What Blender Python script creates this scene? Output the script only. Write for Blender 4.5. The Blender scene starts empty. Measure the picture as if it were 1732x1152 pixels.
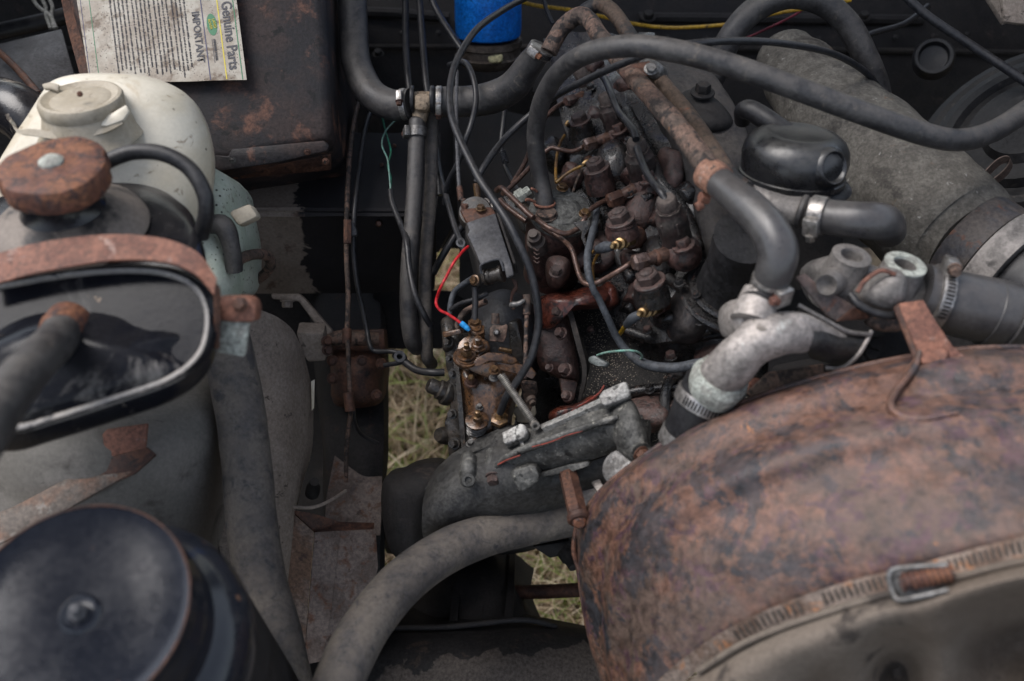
import bpy, bmesh, math, random
import numpy as np
from mathutils import Vector, Matrix, noise as mnoise
random.seed(7)
SC = bpy.context.scene
COL = SC.collection
# ---------------------------------------------------------------- camera
PITCH = math.radians(55)
LENS = 35.0
CAM = Vector((0, 0, 1.65))
R_ = Vector((1, 0, 0)); V_ = Vector((0, math.cos(PITCH), -math.sin(PITCH))); U_ = Vector((0, math.sin(PITCH), math.cos(PITCH)))
N_ = -V_
F = 1732 * LENS / 36
cd = bpy.data.cameras.new('camera'); cam = bpy.data.objects.new('camera', cd); COL.objects.link(cam)
cam.location = CAM; cam.rotation_euler = (math.pi/2 - PITCH, 0, 0)
cd.lens = LENS; cd.sensor_width = 36; cd.clip_start = .05; cd.clip_end = 1000
cd.dof.use_dof = True; cd.dof.focus_distance = 1.10; cd.dof.aperture_fstop = 3.9
SC.camera = cam
# ---------------------------------------------------------------- sky, sun, exposure
SUN_EL, SUN_AZ = math.radians(58), math.radians(300)     # azimuth: clockwise from +Y
w = bpy.data.worlds.new("World"); SC.world = w; w.use_nodes = True
nt = w.node_tree; bg = nt.nodes['Background']; sk = nt.nodes.new('ShaderNodeTexSky')
sk.sky_type = 'NISHITA'; sk.sun_disc = False; sk.sun_elevation = SUN_EL; sk.sun_rotation = SUN_AZ
sk.air_density = 1.0; sk.dust_density = 1.5; sk.ozone_density = 1.0
hs = nt.nodes.new('ShaderNodeHueSaturation'); hs.inputs['Saturation'].default_value = .5   # cloud: a greyer sky
nt.links.new(sk.outputs[0], hs.inputs['Color']); nt.links.new(hs.outputs[0], bg.inputs[0]); bg.inputs[1].default_value = 0.14
sl = bpy.data.lights.new('sun', 'SUN'); sl.energy = 2.0; sl.angle = math.radians(42); sl.color = (1, .955, .925)
so = bpy.data.objects.new('sun', sl); COL.objects.link(so)
sd = Vector((math.sin(SUN_AZ)*math.cos(SUN_EL), math.cos(SUN_AZ)*math.cos(SUN_EL), math.sin(SUN_EL)))
so.rotation_euler = sd.to_track_quat('Z', 'Y').to_euler(); so.location = (0, 0, 5)
SC.view_settings.view_transform = 'Standard'; SC.view_settings.look = 'None'; SC.view_settings.exposure = 1.05; SC.view_settings.gamma = 1
SC.cycles.max_bounces = 8
# ---------------------------------------------------------------- points
def P(x, y, d): return CAM + (V_ + R_*((x-866)/F) + U_*((576-y)/F))*d
def PZ(x, y, z):
    r = V_ + R_*((x-866)/F) + U_*((576-y)/F)
    return CAM + r*((z-CAM.z)/r.z)
def W(p): return p if isinstance(p, Vector) else P(*p)
def dep(p): return (W(p)-CAM).dot(V_)
def px(n, d): return n*d/F
ZUP = Vector((0, 0, 1))
def spl(pts, n):
    """Catmull-Rom through Vectors, n steps a span"""
    if len(pts) == 2: return [pts[0].lerp(pts[1], i/n) for i in range(n+1)]
    q = [pts[0]*2-pts[1]] + list(pts) + [pts[-1]*2-pts[-2]]
    out = []
    for i in range(1, len(q)-2):
        a, b, c, d = q[i-1:i+3]
        for k in range(n):
            t = k/n
            out.append(.5*((2*b)+(c-a)*t+(2*a-5*b+4*c-d)*t*t+(3*b-a-3*c+d)*t**3))
    out.append(pts[-1].copy()); return out
def lin(vals, n):
    out = []
    for i in range(len(vals)-1):
        for k in range(n):
            t = k/n; t = t*t*(3-2*t); out.append(vals[i]*(1-t)+vals[i+1]*t)
    return out+[vals[-1]]
def perp(a):
    a = a.normalized(); t = Vector((1, 0, 0)) if abs(a.x) < .8 else Vector((0, 1, 0))
    u = a.cross(t).normalized(); return u, a.cross(u).normalized()
# ---------------------------------------------------------------- shapes: each returns (verts, faces)
def join(*gs):
    V, Fc = [], []
    for v, f in gs:
        o = len(V); V += list(v); Fc += [tuple(i+o for i in t) for t in f]
    return V, Fc
def rings(rs, caps=True, closed=True):
    V, Fc = [], []; s = len(rs[0])
    for r in rs: V += r
    for i in range(len(rs)-1):
        for j in range(s if closed else s-1):
            a = i*s+j; b = i*s+(j+1) % s; Fc.append((a, b, b+s, a+s))
    if caps:
        for k, o in ((0, 0), (1, (len(rs)-1)*s)) if caps is True else ((1, (len(rs)-1)*s),):
            c = sum((V[o+j] for j in range(s)), Vector())/s; V.append(c); ci = len(V)-1
            for j in range(s):
                a, b = o+j, o+(j+1) % s
                Fc.append((ci, b, a) if k == 0 else (ci, a, b))
    return V, Fc
def tube(pts, r, seg=16, n=7, rnd=0, wob=0.0, flat=1.0, caps=True, ripple=None):
    """hose or pipe; r in photo pixels at the hose's own depth (a number, or one per point)"""
    w = [W(p) for p in pts]; dm = sum(dep(p) for p in w)/len(w)
    c = spl(w, n)
    rr = lin([px(x, dep(p)) for x, p in zip(r, w)], n) if isinstance(r, (list, tuple)) else [px(r, dm)]*len(c)
    rs = []; t0 = (c[1]-c[0]).normalized(); u, v = perp(t0)
    L = len(c); acc = 0
    for i, p in enumerate(c):
        t = (c[min(i+1, L-1)]-c[max(i-1, 0)])
        if t.length < 1e-9: t = t0
        t = t.normalized(); u = (u-t*u.dot(t)).normalized(); v = t.cross(u)
        if i: acc += (p-c[i-1]).length
        R = rr[i]
        if ripple: R *= 1+ripple[1]*math.sin(acc/ripple[0]*2*math.pi)
        ring = []
        for j in range(seg):
            a = 2*math.pi*j/seg; q = p+(u*math.cos(a)*flat+v*math.sin(a))*R
            if wob: q = q+(q-p)*wob*mnoise.noise(q*38)
            ring.append(q)
        rs.append(ring)
    if rnd:
        for end in (0, -1):
            base = rs[end]; cc = c[end]; t = (c[1]-c[0] if end == 0 else c[-1]-c[-2]).normalized()*(-1 if end == 0 else 1)
            R = rr[end]; ex = [[cc+(q-cc)*math.cos(a)+t*R*rnd*math.sin(a) for q in base] for a in (.4, .8, 1.2, 1.5)]
            rs = (ex[::-1]+rs) if end == 0 else rs+ex
    return rings(rs, caps)
def lathe(A, B, prof, seg=24, lobes=None, ph=0.0, ref=None, caps=True):
    """prof: (t along AB, radius in photo px at A)"""
    A, B = W(A), W(B); ax = B-A; u, v = perp(ax); k = dep(ref if ref is not None else A)/F
    if seg <= 8:
        # keep a flat turned a little from the view so that polygons read
        pass
    rs = []
    for t, r in prof:
        ring = []
        for j in range(seg):
            a = 2*math.pi*j/seg+ph; R = r*k*(lobes(a) if lobes else 1)
            ring.append(A+ax*t+(u*math.cos(a)+v*math.sin(a))*R)
        rs.append(ring)
    return rings(rs, caps)
def rod(A, ax, L, r, seg=16, ch=.12, ph=0.0):
    """cylinder/prism from A along direction ax; L and r in px at A; chamfered far end"""
    A = W(A); d = dep(A); B = A+ax.normalized()*px(L, d)
    c = ch*r/max(L, 1e-6)
    return lathe(A, B, [(0, r*.96), (min(.1, c), r), (1-c, r), (1, r*(1-ch))], seg, ph=ph)
def hexb(A, ax, r, h, ws=1.35, wh=.25, ph=.3, dome=0):
    """bolt head on a washer, standing at A along ax: returns (washer, head)"""
    A = W(A); d = dep(A); a = ax.normalized()
    wa = lathe(A, A+a*px(h*wh, d), [(0, r*ws), (.7, r*ws), (1, r*ws*.94)], 20)
    A2 = A+a*px(h*wh, d)
    hd = lathe(A2, A2+a*px(h, d), [(0, r), (.82, r), (1, r*.86)], 6, ph=ph)
    return wa, hd
def closed(pts, n=6): 
    m = len(pts); q = [pts[-1]]+list(pts)+[pts[0], pts[1]]; out = []
    for i in range(1, m+1):
        a, b, c, d = q[i-1:i+3]
        for k in range(n):
            t = k/n; out.append(.5*((2*b)+(c-a)*t+(2*a-5*b+4*c-d)*t*t+(3*b-a-3*c+d)*t**3))
    return out
def pillow(outline, secs, n=6, mid=None):
    """outline [(x,y,d)]; secs [(scale, shift vector in metres as (right, up, away))]"""
    o = closed([W(p) for p in outline], n); c = mid if mid is not None else sum(o, Vector())/len(o)
    rs = []
    for s, (a, b, e) in secs:
        sh = R_*a+U_*b+V_*e
        rs.append([c+(q-c)*s+sh for q in o])
    return rings(rs, True)
def puff(outline, thick, n=6, soft=.35):
    """a solid with a rounded front: depth `thick` metres away from the viewer side"""
    k = [(q, -thick*soft*(1-q**3.2)**.8) for q in (.03, .2, .4, .58, .72, .83, .91, .97, 1)]
    secs = [(s, (0, 0, e)) for s, e in k]+[(1, (0, 0, thick*.6)), (.95, (0, 0, thick*.9)), (.6, (0, 0, thick))]
    return pillow(outline, secs, n)
def plate(poly, thick, bev=.002, back=None, seg=2):
    """polygon [(x,y,d)...] given thickness (m) away from the viewer, edges bevelled"""
    pts = [W(p) for p in poly]
    nrm = Vector()
    for i in range(len(pts)):
        a, b = pts[i], pts[(i+1) % len(pts)]; nrm += a.cross(b)
    nrm.normalize(); c = sum(pts, Vector())/len(pts)
    if nrm.dot(CAM-c) < 0: pts = pts[::-1]; nrm = -nrm
    dirv = back.normalized() if back is not None else -nrm
    bm = bmesh.new(); vs = [bm.verts.new(p) for p in pts]; f = bm.faces.new(vs)
    r = bmesh.ops.extrude_face_region(bm, geom=[f]); nv = [e for e in r['geom'] if isinstance(e, bmesh.types.BMVert)]
    for q in nv: q.co += dirv*thick
    bm.normal_update(); bmesh.ops.recalc_face_normals(bm, faces=bm.faces)
    if bev > 0:
        try: bmesh.ops.bevel(bm, geom=bm.edges[:], offset=min(bev, thick*.45), offset_type='OFFSET', segments=seg, profile=.5, affect='EDGES', clamp_overlap=True)
        except Exception: pass
    bmesh.ops.triangulate(bm, faces=[q for q in bm.faces if len(q.verts) > 4])
    bm.verts.index_update(); out = ([q.co.copy() for q in bm.verts], [tuple(x.index for x in q.verts) for q in bm.faces]); bm.free(); return out
def surf(curves, nu=8, nv=6, thick=.003, disp=0, fr=20, back=None):
    """sheet through several curves (lists of points of equal count), given a thickness"""
    cs = [spl([W(p) for p in c], nu) for c in curves]
    cols = [spl([c[i] for c in cs], nv) for i in range(len(cs[0]))]
    G = [list(r) for r in zip(*cols)]; H, L = len(G), len(G[0])
    def nr(i, j):
        a = G[min(i+1, H-1)][j]-G[max(i-1, 0)][j]; b = G[i][min(j+1, L-1)]-G[i][max(j-1, 0)]
        n = a.cross(b)
        n = n.normalized() if n.length > 1e-12 else N_
        return n
    s = 1 if nr(H//2, L//2).dot(CAM-G[H//2][L//2]) > 0 else -1
    NN = [[nr(i, j)*s for j in range(L)] for i in range(H)]
    if disp:
        G = [[G[i][j]+NN[i][j]*disp*(mnoise.fractal(G[i][j]*fr, 1, 2, 4)) for j in range(L)] for i in range(H)]
    V = [G[i][j] for i in range(H) for j in range(L)]+[G[i][j]+(back if back is not None else -NN[i][j])*thick for i in range(H) for j in range(L)]
    m = H*L; Fc = []
    for i in range(H-1):
        for j in range(L-1):
            a = i*L+j; Fc.append((a, a+1, a+L+1, a+L)); Fc.append((m+a, m+a+L, m+a+L+1, m+a+1))
    for i in range(H-1):
        a = i*L; Fc.append((a, a+L, m+a+L, m+a)); a += L-1; Fc.append((a+L, a, m+a, m+a+L))
    for j in range(L-1):
        Fc.append((j+1, j, m+j, m+j+1)); a = (H-1)*L+j; Fc.append((a, a+1, m+a+1, m+a))
    return V, Fc
def ribbon(A, B, thick=.002, nu=7, nv=1): return surf([A, B], nu, nv, thick)
def helix(A, B, r, wire, turns, seg=10, wseg=6):
    A, B = W(A), W(B); ax = B-A; u, v = perp(ax); k = dep(A)/F; n = int(turns*seg); pts = []
    for i in range(n+1):
        a = 2*math.pi*i/seg; pts.append(A+ax*(i/n)+(u*math.cos(a)+v*math.sin(a))*r*k)
    return tube(pts, wire, wseg, 1)
def text(body, size, o, xd, yd, ext=.0002, bold=0.0, sx=1.0, spacing=1.0):
    c = bpy.data.curves.new('t', 'FONT'); c.body = body; c.size = size; c.extrude = ext; c.offset = bold; c.resolution_u = 3; c.space_character = spacing
    ob = bpy.data.objects.new('t', c); me = bpy.data.meshes.new_from_object(ob)
    xd = xd.normalized(); yd = (yd-xd*yd.dot(xd)).normalized(); zd = xd.cross(yd)
    out = ([o+xd*v.co.x*sx+yd*v.co.y+zd*v.co.z for v in me.vertices], [tuple(p.vertices) for p in me.polygons])
    bpy.data.objects.remove(ob); bpy.data.curves.remove(c); bpy.data.meshes.remove(me); return out
# ---------------------------------------------------------------- things
THINGS = []
class Thing:
    def __init__(s, name, label, cat, group=None, kind=None):
        s.name, s.label, s.cat, s.group, s.kind, s.parts = name, label, cat, group, kind, []; THINGS.append(s)
    def add(s, name, geo, m, parent=None, label=None, kind=None, sharp=40, rough=0.0, fr=60):
        V, Fc = geo
        if rough: V = [v+mnoise.noise_vector(v*fr)*rough for v in V]
        s.parts.append((name, V, Fc, m, parent, label, kind, sharp)); return len(s.parts)-1
    def finish(s):
        allv = [v for p in s.parts for v in p[1]]
        xs = [v.x for v in allv]; ys = [v.y for v in allv]
        loc = Vector(((min(xs)+max(xs))/2, (min(ys)+max(ys))/2, min(v.z for v in allv)))
        single = len(s.parts) == 1
        def mk(name, V, Fc, m, sharp):
            me = bpy.data.meshes.new(name); me.from_pydata([v-loc for v in V], [], Fc); me.validate()
            bm = bmesh.new(); bm.from_mesh(me)
            bmesh.ops.recalc_face_normals(bm, faces=bm.faces)
            an = math.radians(sharp)
            for f in bm.faces: f.smooth = True
            for e in bm.edges:
                if len(e.link_faces) == 2 and e.calc_face_angle(0) > an: e.smooth = False
            bm.to_mesh(me); bm.free(); me.materials.append(m)
            o = bpy.data.objects.new(name, me); COL.objects.link(o); return o
        if single:
            p = s.parts[0]; root = mk(s.name, p[1], p[2], p[3], p[7])
        else:
            root = bpy.data.objects.new(s.name, None); COL.objects.link(root); root.empty_display_size = .02
        root.location = loc
        if s.label: root['label'] = s.label
        if s.cat: root['category'] = s.cat
        if s.group: root['group'] = s.group
        if s.kind: root['kind'] = s.kind
        if not single:
            obs = []
            for (name, V, Fc, m, par, label, kind, sharp) in s.parts:
                o = mk(name, V, Fc, m, sharp); o.parent = root if par is None else obs[par]
                if label: o['label'] = label
                if kind: o['kind'] = kind
                obs.append(o)
def one(name, label, cat, geo, m, group=None, kind=None, **k):
    t = Thing(name, label, cat, group, kind); t.add(name, geo, m, **k); return t
# ---------------------------------------------------------------- materials
MATS = {}
def mat(key, c1, c2, c3=None, s=25, lo=.42, hi=.58, lo3=.58, hi3=.66, s3=2.3, r=(.45, .8), metal=0., bump=.25, bs=260, var=.42, dust=0., dustc=(.13, .11, .095), speck=None, sp=(300, .12), split=None, coat=0., stretch=None, spec=.32, c4=None, s4=6., lo4=.6, hi4=.66, di=.3, ro=.65, c5=None, s5=2., lo5=.66, hi5=.69):
    m = bpy.data.materials.new(key); m.use_nodes = True; t = m.node_tree; N = t.nodes; L = t.links
    ks = lambda q: q and tuple(v*.78 for v in q)
    c1, c2, c3, c4, c5, dustc, speck = map(ks, (c1, c2, c3, c4, c5, dustc, speck))
    b = N['Principled BSDF']; tc = N.new('ShaderNodeTexCoord'); mp = N.new('ShaderNodeMapping')
    rnd = random.Random(key); mp.inputs['Location'].default_value = [rnd.uniform(0, 9) for _ in range(3)]
    if stretch: mp.inputs['Scale'].default_value = stretch
    L.new(tc.outputs['Object'], mp.inputs[0]); co = mp.outputs[0]
    def noi(sc, det=6, ro=.6, di=.0):
        n = N.new('ShaderNodeTexNoise'); n.inputs['Scale'].default_value = sc; n.inputs['Detail'].default_value = det
        n.inputs['Roughness'].default_value = ro; n.inputs['Distortion'].default_value = di; L.new(co, n.inputs['Vector']); return n.outputs[0]
    def mr(x, a, bb, c=0., d=1., sm=True):
        n = N.new('ShaderNodeMapRange'); n.interpolation_type = 'SMOOTHSTEP' if sm else 'LINEAR'
        for i, q in zip((1, 2, 3, 4), (a, bb, c, d)): n.inputs[i].default_value = q
        L.new(x, n.inputs[0]); return n.outputs[0]
    def mth(op, a, bb):
        n = N.new('ShaderNodeMath'); n.operation = op
        for i, q in ((0, a), (1, bb)):
            if isinstance(q, (int, float)): n.inputs[i].default_value = q
            else: L.new(q, n.inputs[i])
        return n.outputs[0]
    def mix(f, a, bb, mode='MIX'):
        n = N.new('ShaderNodeMix'); n.data_type = 'RGBA'; n.blend_type = mode
        if isinstance(f, (int, float)): n.inputs[0].default_value = f
        else: L.new(f, n.inputs[0])
        for i, q in ((6, a), (7, bb)):
            if isinstance(q, tuple): n.inputs[i].default_value = (*q, 1)
            else: L.new(q, n.inputs[i])
        return n.outputs[2]
    n1 = noi(s, 8, ro, di); nf = noi(bs, 5, .7)
    f1 = mr(n1, lo, hi); col = mix(f1, c1, c2)
    if c3: f3 = mr(noi(s*s3, 7, ro, di), lo3, hi3); col = mix(f3, col, c3)
    if c4: f4 = mr(noi(s*s4, 7, ro, di), lo4, hi4); col = mix(f4, col, c4)
    if c5: f5 = mr(noi(s*s5, 8, ro, di), lo5, hi5); col = mix(f5, col, c5)
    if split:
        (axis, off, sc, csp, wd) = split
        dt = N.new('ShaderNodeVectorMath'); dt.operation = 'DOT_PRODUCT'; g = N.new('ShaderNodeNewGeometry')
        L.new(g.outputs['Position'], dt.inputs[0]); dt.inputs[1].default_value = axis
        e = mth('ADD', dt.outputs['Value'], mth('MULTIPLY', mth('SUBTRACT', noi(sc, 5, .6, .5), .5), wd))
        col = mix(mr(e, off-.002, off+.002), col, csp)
    vv = mr(nf, .36, .64, 1-var, 1+var, False)
    vx = N.new('ShaderNodeVectorMath'); vx.operation = 'SCALE'; L.new(col, vx.inputs[0]); L.new(vv, vx.inputs['Scale']); col = vx.outputs[0]
    rough = mr(mth('ADD', mth('MULTIPLY', n1, .6), mth('MULTIPLY', nf, .4)), .35, .65, r[0], r[1], False)
    if dust:
        g = N.new('ShaderNodeNewGeometry'); sx = N.new('ShaderNodeSeparateXYZ'); L.new(g.outputs['Normal'], sx.inputs[0])
        fd = mth('MULTIPLY', mth('MULTIPLY', mr(sx.outputs[2], .1, .95), mr(noi(55, 8, .75), .34, .62)), dust)
        col = mix(fd, col, dustc); rough = mth('ADD', rough, mth('MULTIPLY', fd, .3))
    if speck:
        vo = N.new('ShaderNodeTexVoronoi'); vo.inputs['Scale'].default_value = sp[0]; L.new(co, vo.inputs['Vector'])
        fs = mth('MULTIPLY', mr(vo.outputs['Distance'], sp[1], sp[1]*.6), mr(noi(40, 4, .6), .4, .55)); col = mix(fs, col, speck)
    L.new(col, b.inputs['Base Color']); L.new(rough, b.inputs['Roughness']); b.inputs['Metallic'].default_value = metal; b.inputs['Specular IOR Level'].default_value = spec
    if coat: b.inputs['Coat Weight'].default_value = coat; b.inputs['Coat Roughness'].default_value = .15
    if bump:
        bp = N.new('ShaderNodeBump'); bp.inputs['Strength'].default_value = min(1, bump*1.6); bp.inputs['Distance'].default_value = .0025
        L.new(mth('ADD', mth('MULTIPLY', n1, .8), mth('MULTIPLY', nf, .5)), bp.inputs['Height']); L.new(bp.outputs[0], b.inputs['Normal'])
    MATS[key] = m; return m
rubber = mat('dusty rubber', (.027, .026, .0275), (.05, .047, .046), (.11, .093, .077), s=30, lo3=.58, hi3=.72, r=(.34, .6), bump=.2, dust=.45, dustc=(.14, .125, .11), var=.35, spec=.45, di=.7)
rubber_b = mat('brown dusted rubber', (.075, .069, .067), (.125, .11, .096), (.045, .045, .049), s=24, lo3=.54, hi3=.64, r=(.5, .75), bump=.25, dust=.5, dustc=(.2, .168, .138), var=.32, di=.7)
rubber_k = mat('clean black rubber', (.014, .014, .016), (.022, .022, .024), s=40, r=(.3, .5), bump=.06, dust=.25, dustc=(.08, .075, .07))
cable_k = mat('black cable sheath', (.016, .017, .02), (.024, .025, .028), s=60, r=(.28, .45), bump=.05, dust=.15)
cable_g = mat('grey wiring sheath', (.06, .066, .075), (.03, .032, .036), s=40, lo=.55, hi=.65, r=(.5, .7), bump=.1)
rust = mat('heavy rust', (.13, .058, .038), (.2, .1, .07), (.035, .025, .024), s=32, lo3=.58, hi3=.68, r=(.6, .9), bump=.5, var=.35)
rust_d = mat('dark rust', (.055, .027, .02), (.105, .048, .03), (.02, .015, .014), s=40, r=(.45, .8), bump=.45)
rust_p = mat('rusty steel pipe', (.16, .1, .075), (.085, .062, .05), (.03, .024, .022), s=40, lo3=.5, hi3=.58, r=(.55, .85), bump=.6, c4=(.24, .1, .035), s4=4, lo4=.63, hi4=.7)
rust_cap = mat('orange rust', (.12, .05, .034), (.2, .085, .045), (.05, .03, .028), s=38, lo3=.5, hi3=.6, di=.8, ro=.72, r=(.5, .8), bump=.35)
rust_strap = mat('pinkish rust', (.21, .092, .06), (.13, .058, .042), (.29, .19, .155), s=22, lo3=.58, hi3=.64, s3=1.2, r=(.5, .8), bump=.4, c4=(.05, .032, .028), s4=2.6, lo4=.62, hi4=.68, ro=.72)
redox = mat('oily red oxide paint', (.05, .0255, .0225), (.078, .039, .032), (.013, .011, .011), s=48, lo3=.5, hi3=.62, r=(.25, .65), bump=.55, dust=.4, dustc=(.13, .1, .088), c4=(.11, .042, .027), lo4=.64, hi4=.72, spec=.5, di=.7)
redox_w = mat('wet red paint', (.13, .034, .02), (.075, .024, .018), (.018, .012, .012), s=36, lo3=.52, hi3=.62, r=(.18, .5), bump=.4, coat=.3, c4=(.17, .06, .03), lo4=.64, hi4=.7)
grease = mat('black grease', (.009, .0086, .009), (.016, .0142, .014), (.05, .032, .026), s=45, lo3=.56, hi3=.68, r=(.1, .5), bump=.9, bs=320, coat=.35, spec=.5, c4=(.075, .036, .027), s4=2.4, lo4=.6, hi4=.68)
grit = mat('gritty black grease', (.021, .0195, .0185), (.034, .031, .029), (.1, .05, .033), s=50, lo3=.63, hi3=.7, r=(.5, .85), bump=.9, bs=420, var=.7, speck=(.3, .26, .21), sp=(430, .34), spec=.3)
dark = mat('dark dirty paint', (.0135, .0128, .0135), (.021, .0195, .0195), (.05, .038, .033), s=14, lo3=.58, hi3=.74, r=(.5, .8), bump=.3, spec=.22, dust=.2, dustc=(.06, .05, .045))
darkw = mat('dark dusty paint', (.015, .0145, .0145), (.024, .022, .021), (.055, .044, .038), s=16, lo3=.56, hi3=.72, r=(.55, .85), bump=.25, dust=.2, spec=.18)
boxm = mat('black paint over rust', (.018, .0165, .0185), (.04, .029, .027), (.13, .064, .044), s=13, lo3=.53, hi3=.68, s3=1.7, r=(.5, .8), bump=.3, c4=(.01, .0095, .01), s4=3.2, lo4=.58, hi4=.66, spec=.25)
casting = mat('sooty alloy casting', (.115, .113, .105), (.065, .064, .06), (.26, .25, .225), s=30, lo3=.55, hi3=.7, r=(.36, .66), metal=.2, bump=.5, speck=(.4, .38, .32), sp=(160, .16), c4=(.026, .026, .025), s4=3, lo4=.56, hi4=.66)
castlight = mat('scuffed alloy face', (.36, .355, .335), (.26, .25, .235), (.06, .06, .056), s=70, lo3=.55, hi3=.62, r=(.36, .6), metal=.3, bump=.4)
alu = mat('bare aluminium', (.4, .36, .33), (.27, .245, .225), (.52, .52, .48), s=26, lo3=.6, hi3=.72, r=(.42, .68), metal=.4, bump=.45, bs=180, var=.32, c4=(.13, .115, .1), s4=3, lo4=.6, hi4=.68)
alu_w = mat('corroded aluminium', (.42, .44, .39), (.28, .28, .25), (.5, .54, .47), s=90, r=(.6, .9), metal=.1, bump=.8)
alu_d = mat('greyed alloy', (.25, .23, .215), (.17, .157, .147), (.08, .074, .07), s=40, lo3=.58, hi3=.72, r=(.45, .75), metal=.3, bump=.3, var=.25)
steel = mat('dull steel', (.2, .195, .19), (.12, .115, .11), (.1, .06, .04), s=80, lo3=.62, hi3=.72, r=(.35, .6), metal=.7, bump=.2)
steel_b = mat('bright steel band', (.42, .4, .38), (.3, .28, .26), (.2, .12, .08), s=70, lo3=.62, hi3=.72, r=(.3, .5), metal=.8, bump=.12)
zinc = mat('zinc spring wire', (.42, .39, .35), (.3, .28, .25), s=90, r=(.35, .55), metal=.6, bump=.1)
slate = mat('grey painted steel', (.075, .075, .08), (.055, .054, .057), (.03, .028, .028), s=22, lo3=.62, hi3=.74, r=(.45, .65), bump=.12)
brass = mat('brass', (.42, .29, .14), (.3, .19, .09), (.12, .07, .03), s=160, r=(.25, .5), metal=.85, bump=.2)
brass_d = mat('oily brass', (.17, .1, .045), (.1, .055, .03), (.05, .03, .02), s=90, r=(.25, .5), metal=.6, bump=.2, coat=.3)
pump_b = mat('oily brown steel', (.12, .058, .025), (.07, .038, .022), (.026, .019, .015), s=55, lo3=.5, hi3=.64, r=(.15, .45), metal=.2, bump=.2, coat=.4, c4=(.15, .1, .055), lo4=.64, hi4=.72, spec=.5)
pump_k = mat('oil-soaked casting', (.02, .018, .016), (.035, .028, .022), (.075, .045, .026), s=55, lo3=.58, hi3=.7, r=(.2, .5), bump=.6, coat=.4)
copperline = mat('oily steel line', (.13, .075, .055), (.085, .05, .04), (.05, .032, .028), s=70, r=(.3, .5), metal=.4, bump=.15, coat=.2)
cream = mat('aged cream plastic', (.6, .53, .4), (.68, .63, .52), (.42, .31, .17), s=8, lo3=.54, hi3=.7, s3=1.2, r=(.28, .46), bump=.05, var=.05, speck=(.1, .08, .06), sp=(55, .1), c4=(.3, .24, .17), s4=6, lo4=.6, hi4=.7, di=.8, spec=.5)
cream_d = mat('grubby cream plastic', (.36, .31, .23), (.42, .37, .29), (.2, .165, .12), s=30, lo3=.57, hi3=.72, r=(.45, .65), bump=.08, var=.1)
mint = mat('pale green plastic', (.42, .48, .38), (.5, .54, .45), (.2, .18, .14), s=20, lo3=.6, hi3=.7, r=(.4, .6), bump=.08, var=.1, speck=(.03, .03, .025), sp=(150, .24))
tankk = mat('chipped black enamel', (.009, .0095, .0125), (.014, .014, .016), (.17, .148, .125), s=17, lo3=.61, hi3=.68, s3=1.6, r=(.1, .28), bump=.07, var=.2, c4=(.3, .2, .13), s4=3, lo4=.69, hi4=.71, dust=.1, dustc=(.16, .14, .125), spec=.36, ro=.7, di=.8)
domek = mat('gloss black plastic', (.009, .0095, .0115), (.015, .016, .019), (.045, .043, .041), s=18, lo3=.62, hi3=.78, r=(.16, .4), bump=.04, var=.15, dust=.5, dustc=(.1, .095, .085), spec=.6)
padk = mat('navy black enamel', (.0105, .0125, .0185), (.0165, .0188, .0255), (.026, .027, .031), s=12, lo3=.6, hi3=.76, r=(.08, .2), bump=.015, spec=.4, var=.1, speck=(.16, .09, .06), sp=(34, .1))
wing = mat('dusty grey panel', (.225, .185, .153), (.265, .222, .187), (.085, .069, .058), s=26, lo3=.65, hi3=.67, s3=1.3, r=(.7, .9), bump=.25, var=.25, c4=(.1, .082, .068), s4=3.1, lo4=.645, hi4=.66)
canm = mat('dusty grey canister', (.16, .15, .134), (.2, .186, .168), (.085, .077, .068), s=9, lo3=.52, hi3=.7, s3=2, r=(.6, .8), bump=.1, var=.14, c4=(.06, .053, .046), s4=7, lo4=.66, hi4=.72, di=.8)
pale = mat('dusty pale paint', (.19, .15, .13), (.13, .1, .086), (.13, .062, .038), s=26, lo3=.52, hi3=.68, r=(.65, .9), bump=.4, var=.3, c4=(.07, .05, .042), s4=3.5, lo4=.6, hi4=.68)
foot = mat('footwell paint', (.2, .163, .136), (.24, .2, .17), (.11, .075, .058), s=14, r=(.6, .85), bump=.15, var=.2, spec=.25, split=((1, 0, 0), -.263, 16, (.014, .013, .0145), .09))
ductm = mat('mottled grey duct', (.085, .077, .066), (.135, .125, .108), (.04, .036, .032), s=70, lo=.38, hi=.62, lo3=.52, hi3=.68, s3=.3, r=(.65, .85), bump=.4, bs=300, var=.32, c4=(.3, .29, .27), s4=1.5, lo4=.62, hi4=.68, c5=(.2, .1, .045), s5=.16, lo5=.62, hi5=.7, ro=.74, spec=.3)
cowlm = mat('rust over black paint', (.125, .062, .041), (.07, .047, .036), (.022, .023, .027), s=12, lo=.44, hi=.57, lo3=.5, hi3=.55, s3=1.35, r=(.34, .68), bump=.9, bs=120, var=.55, c4=(.058, .03, .039), s4=3.1, lo4=.54, hi4=.58, c5=(.36, .135, .035), s5=2.3, lo5=.65, hi5=.67, dust=.3, dustc=(.24, .155, .135), di=.35, ro=.79, spec=.4)
cowlin = mat('dusty moulded rubber', (.125, .1, .08), (.155, .128, .105), (.055, .046, .04), s=9, r=(.6, .85), bump=.08, var=.15, spec=.2)
bluem = mat('blue filter paint', (.003, .12, .48), (.005, .15, .56), (.01, .03, .06), s=35, lo3=.6, hi3=.72, r=(.3, .5), bump=.08)
red_w = mat('red wire', (.55, .02, .025), (.45, .015, .02), s=60, r=(.3, .5), bump=0)
blue_c = mat('blue crimp', (.02, .25, .62), (.03, .3, .68), s=60, r=(.3, .5), bump=0)
yel_w = mat('yellow wire', (.42, .25, .015), (.34, .2, .02), (.1, .06, .02), s=70, r=(.4, .6), bump=0)
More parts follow.
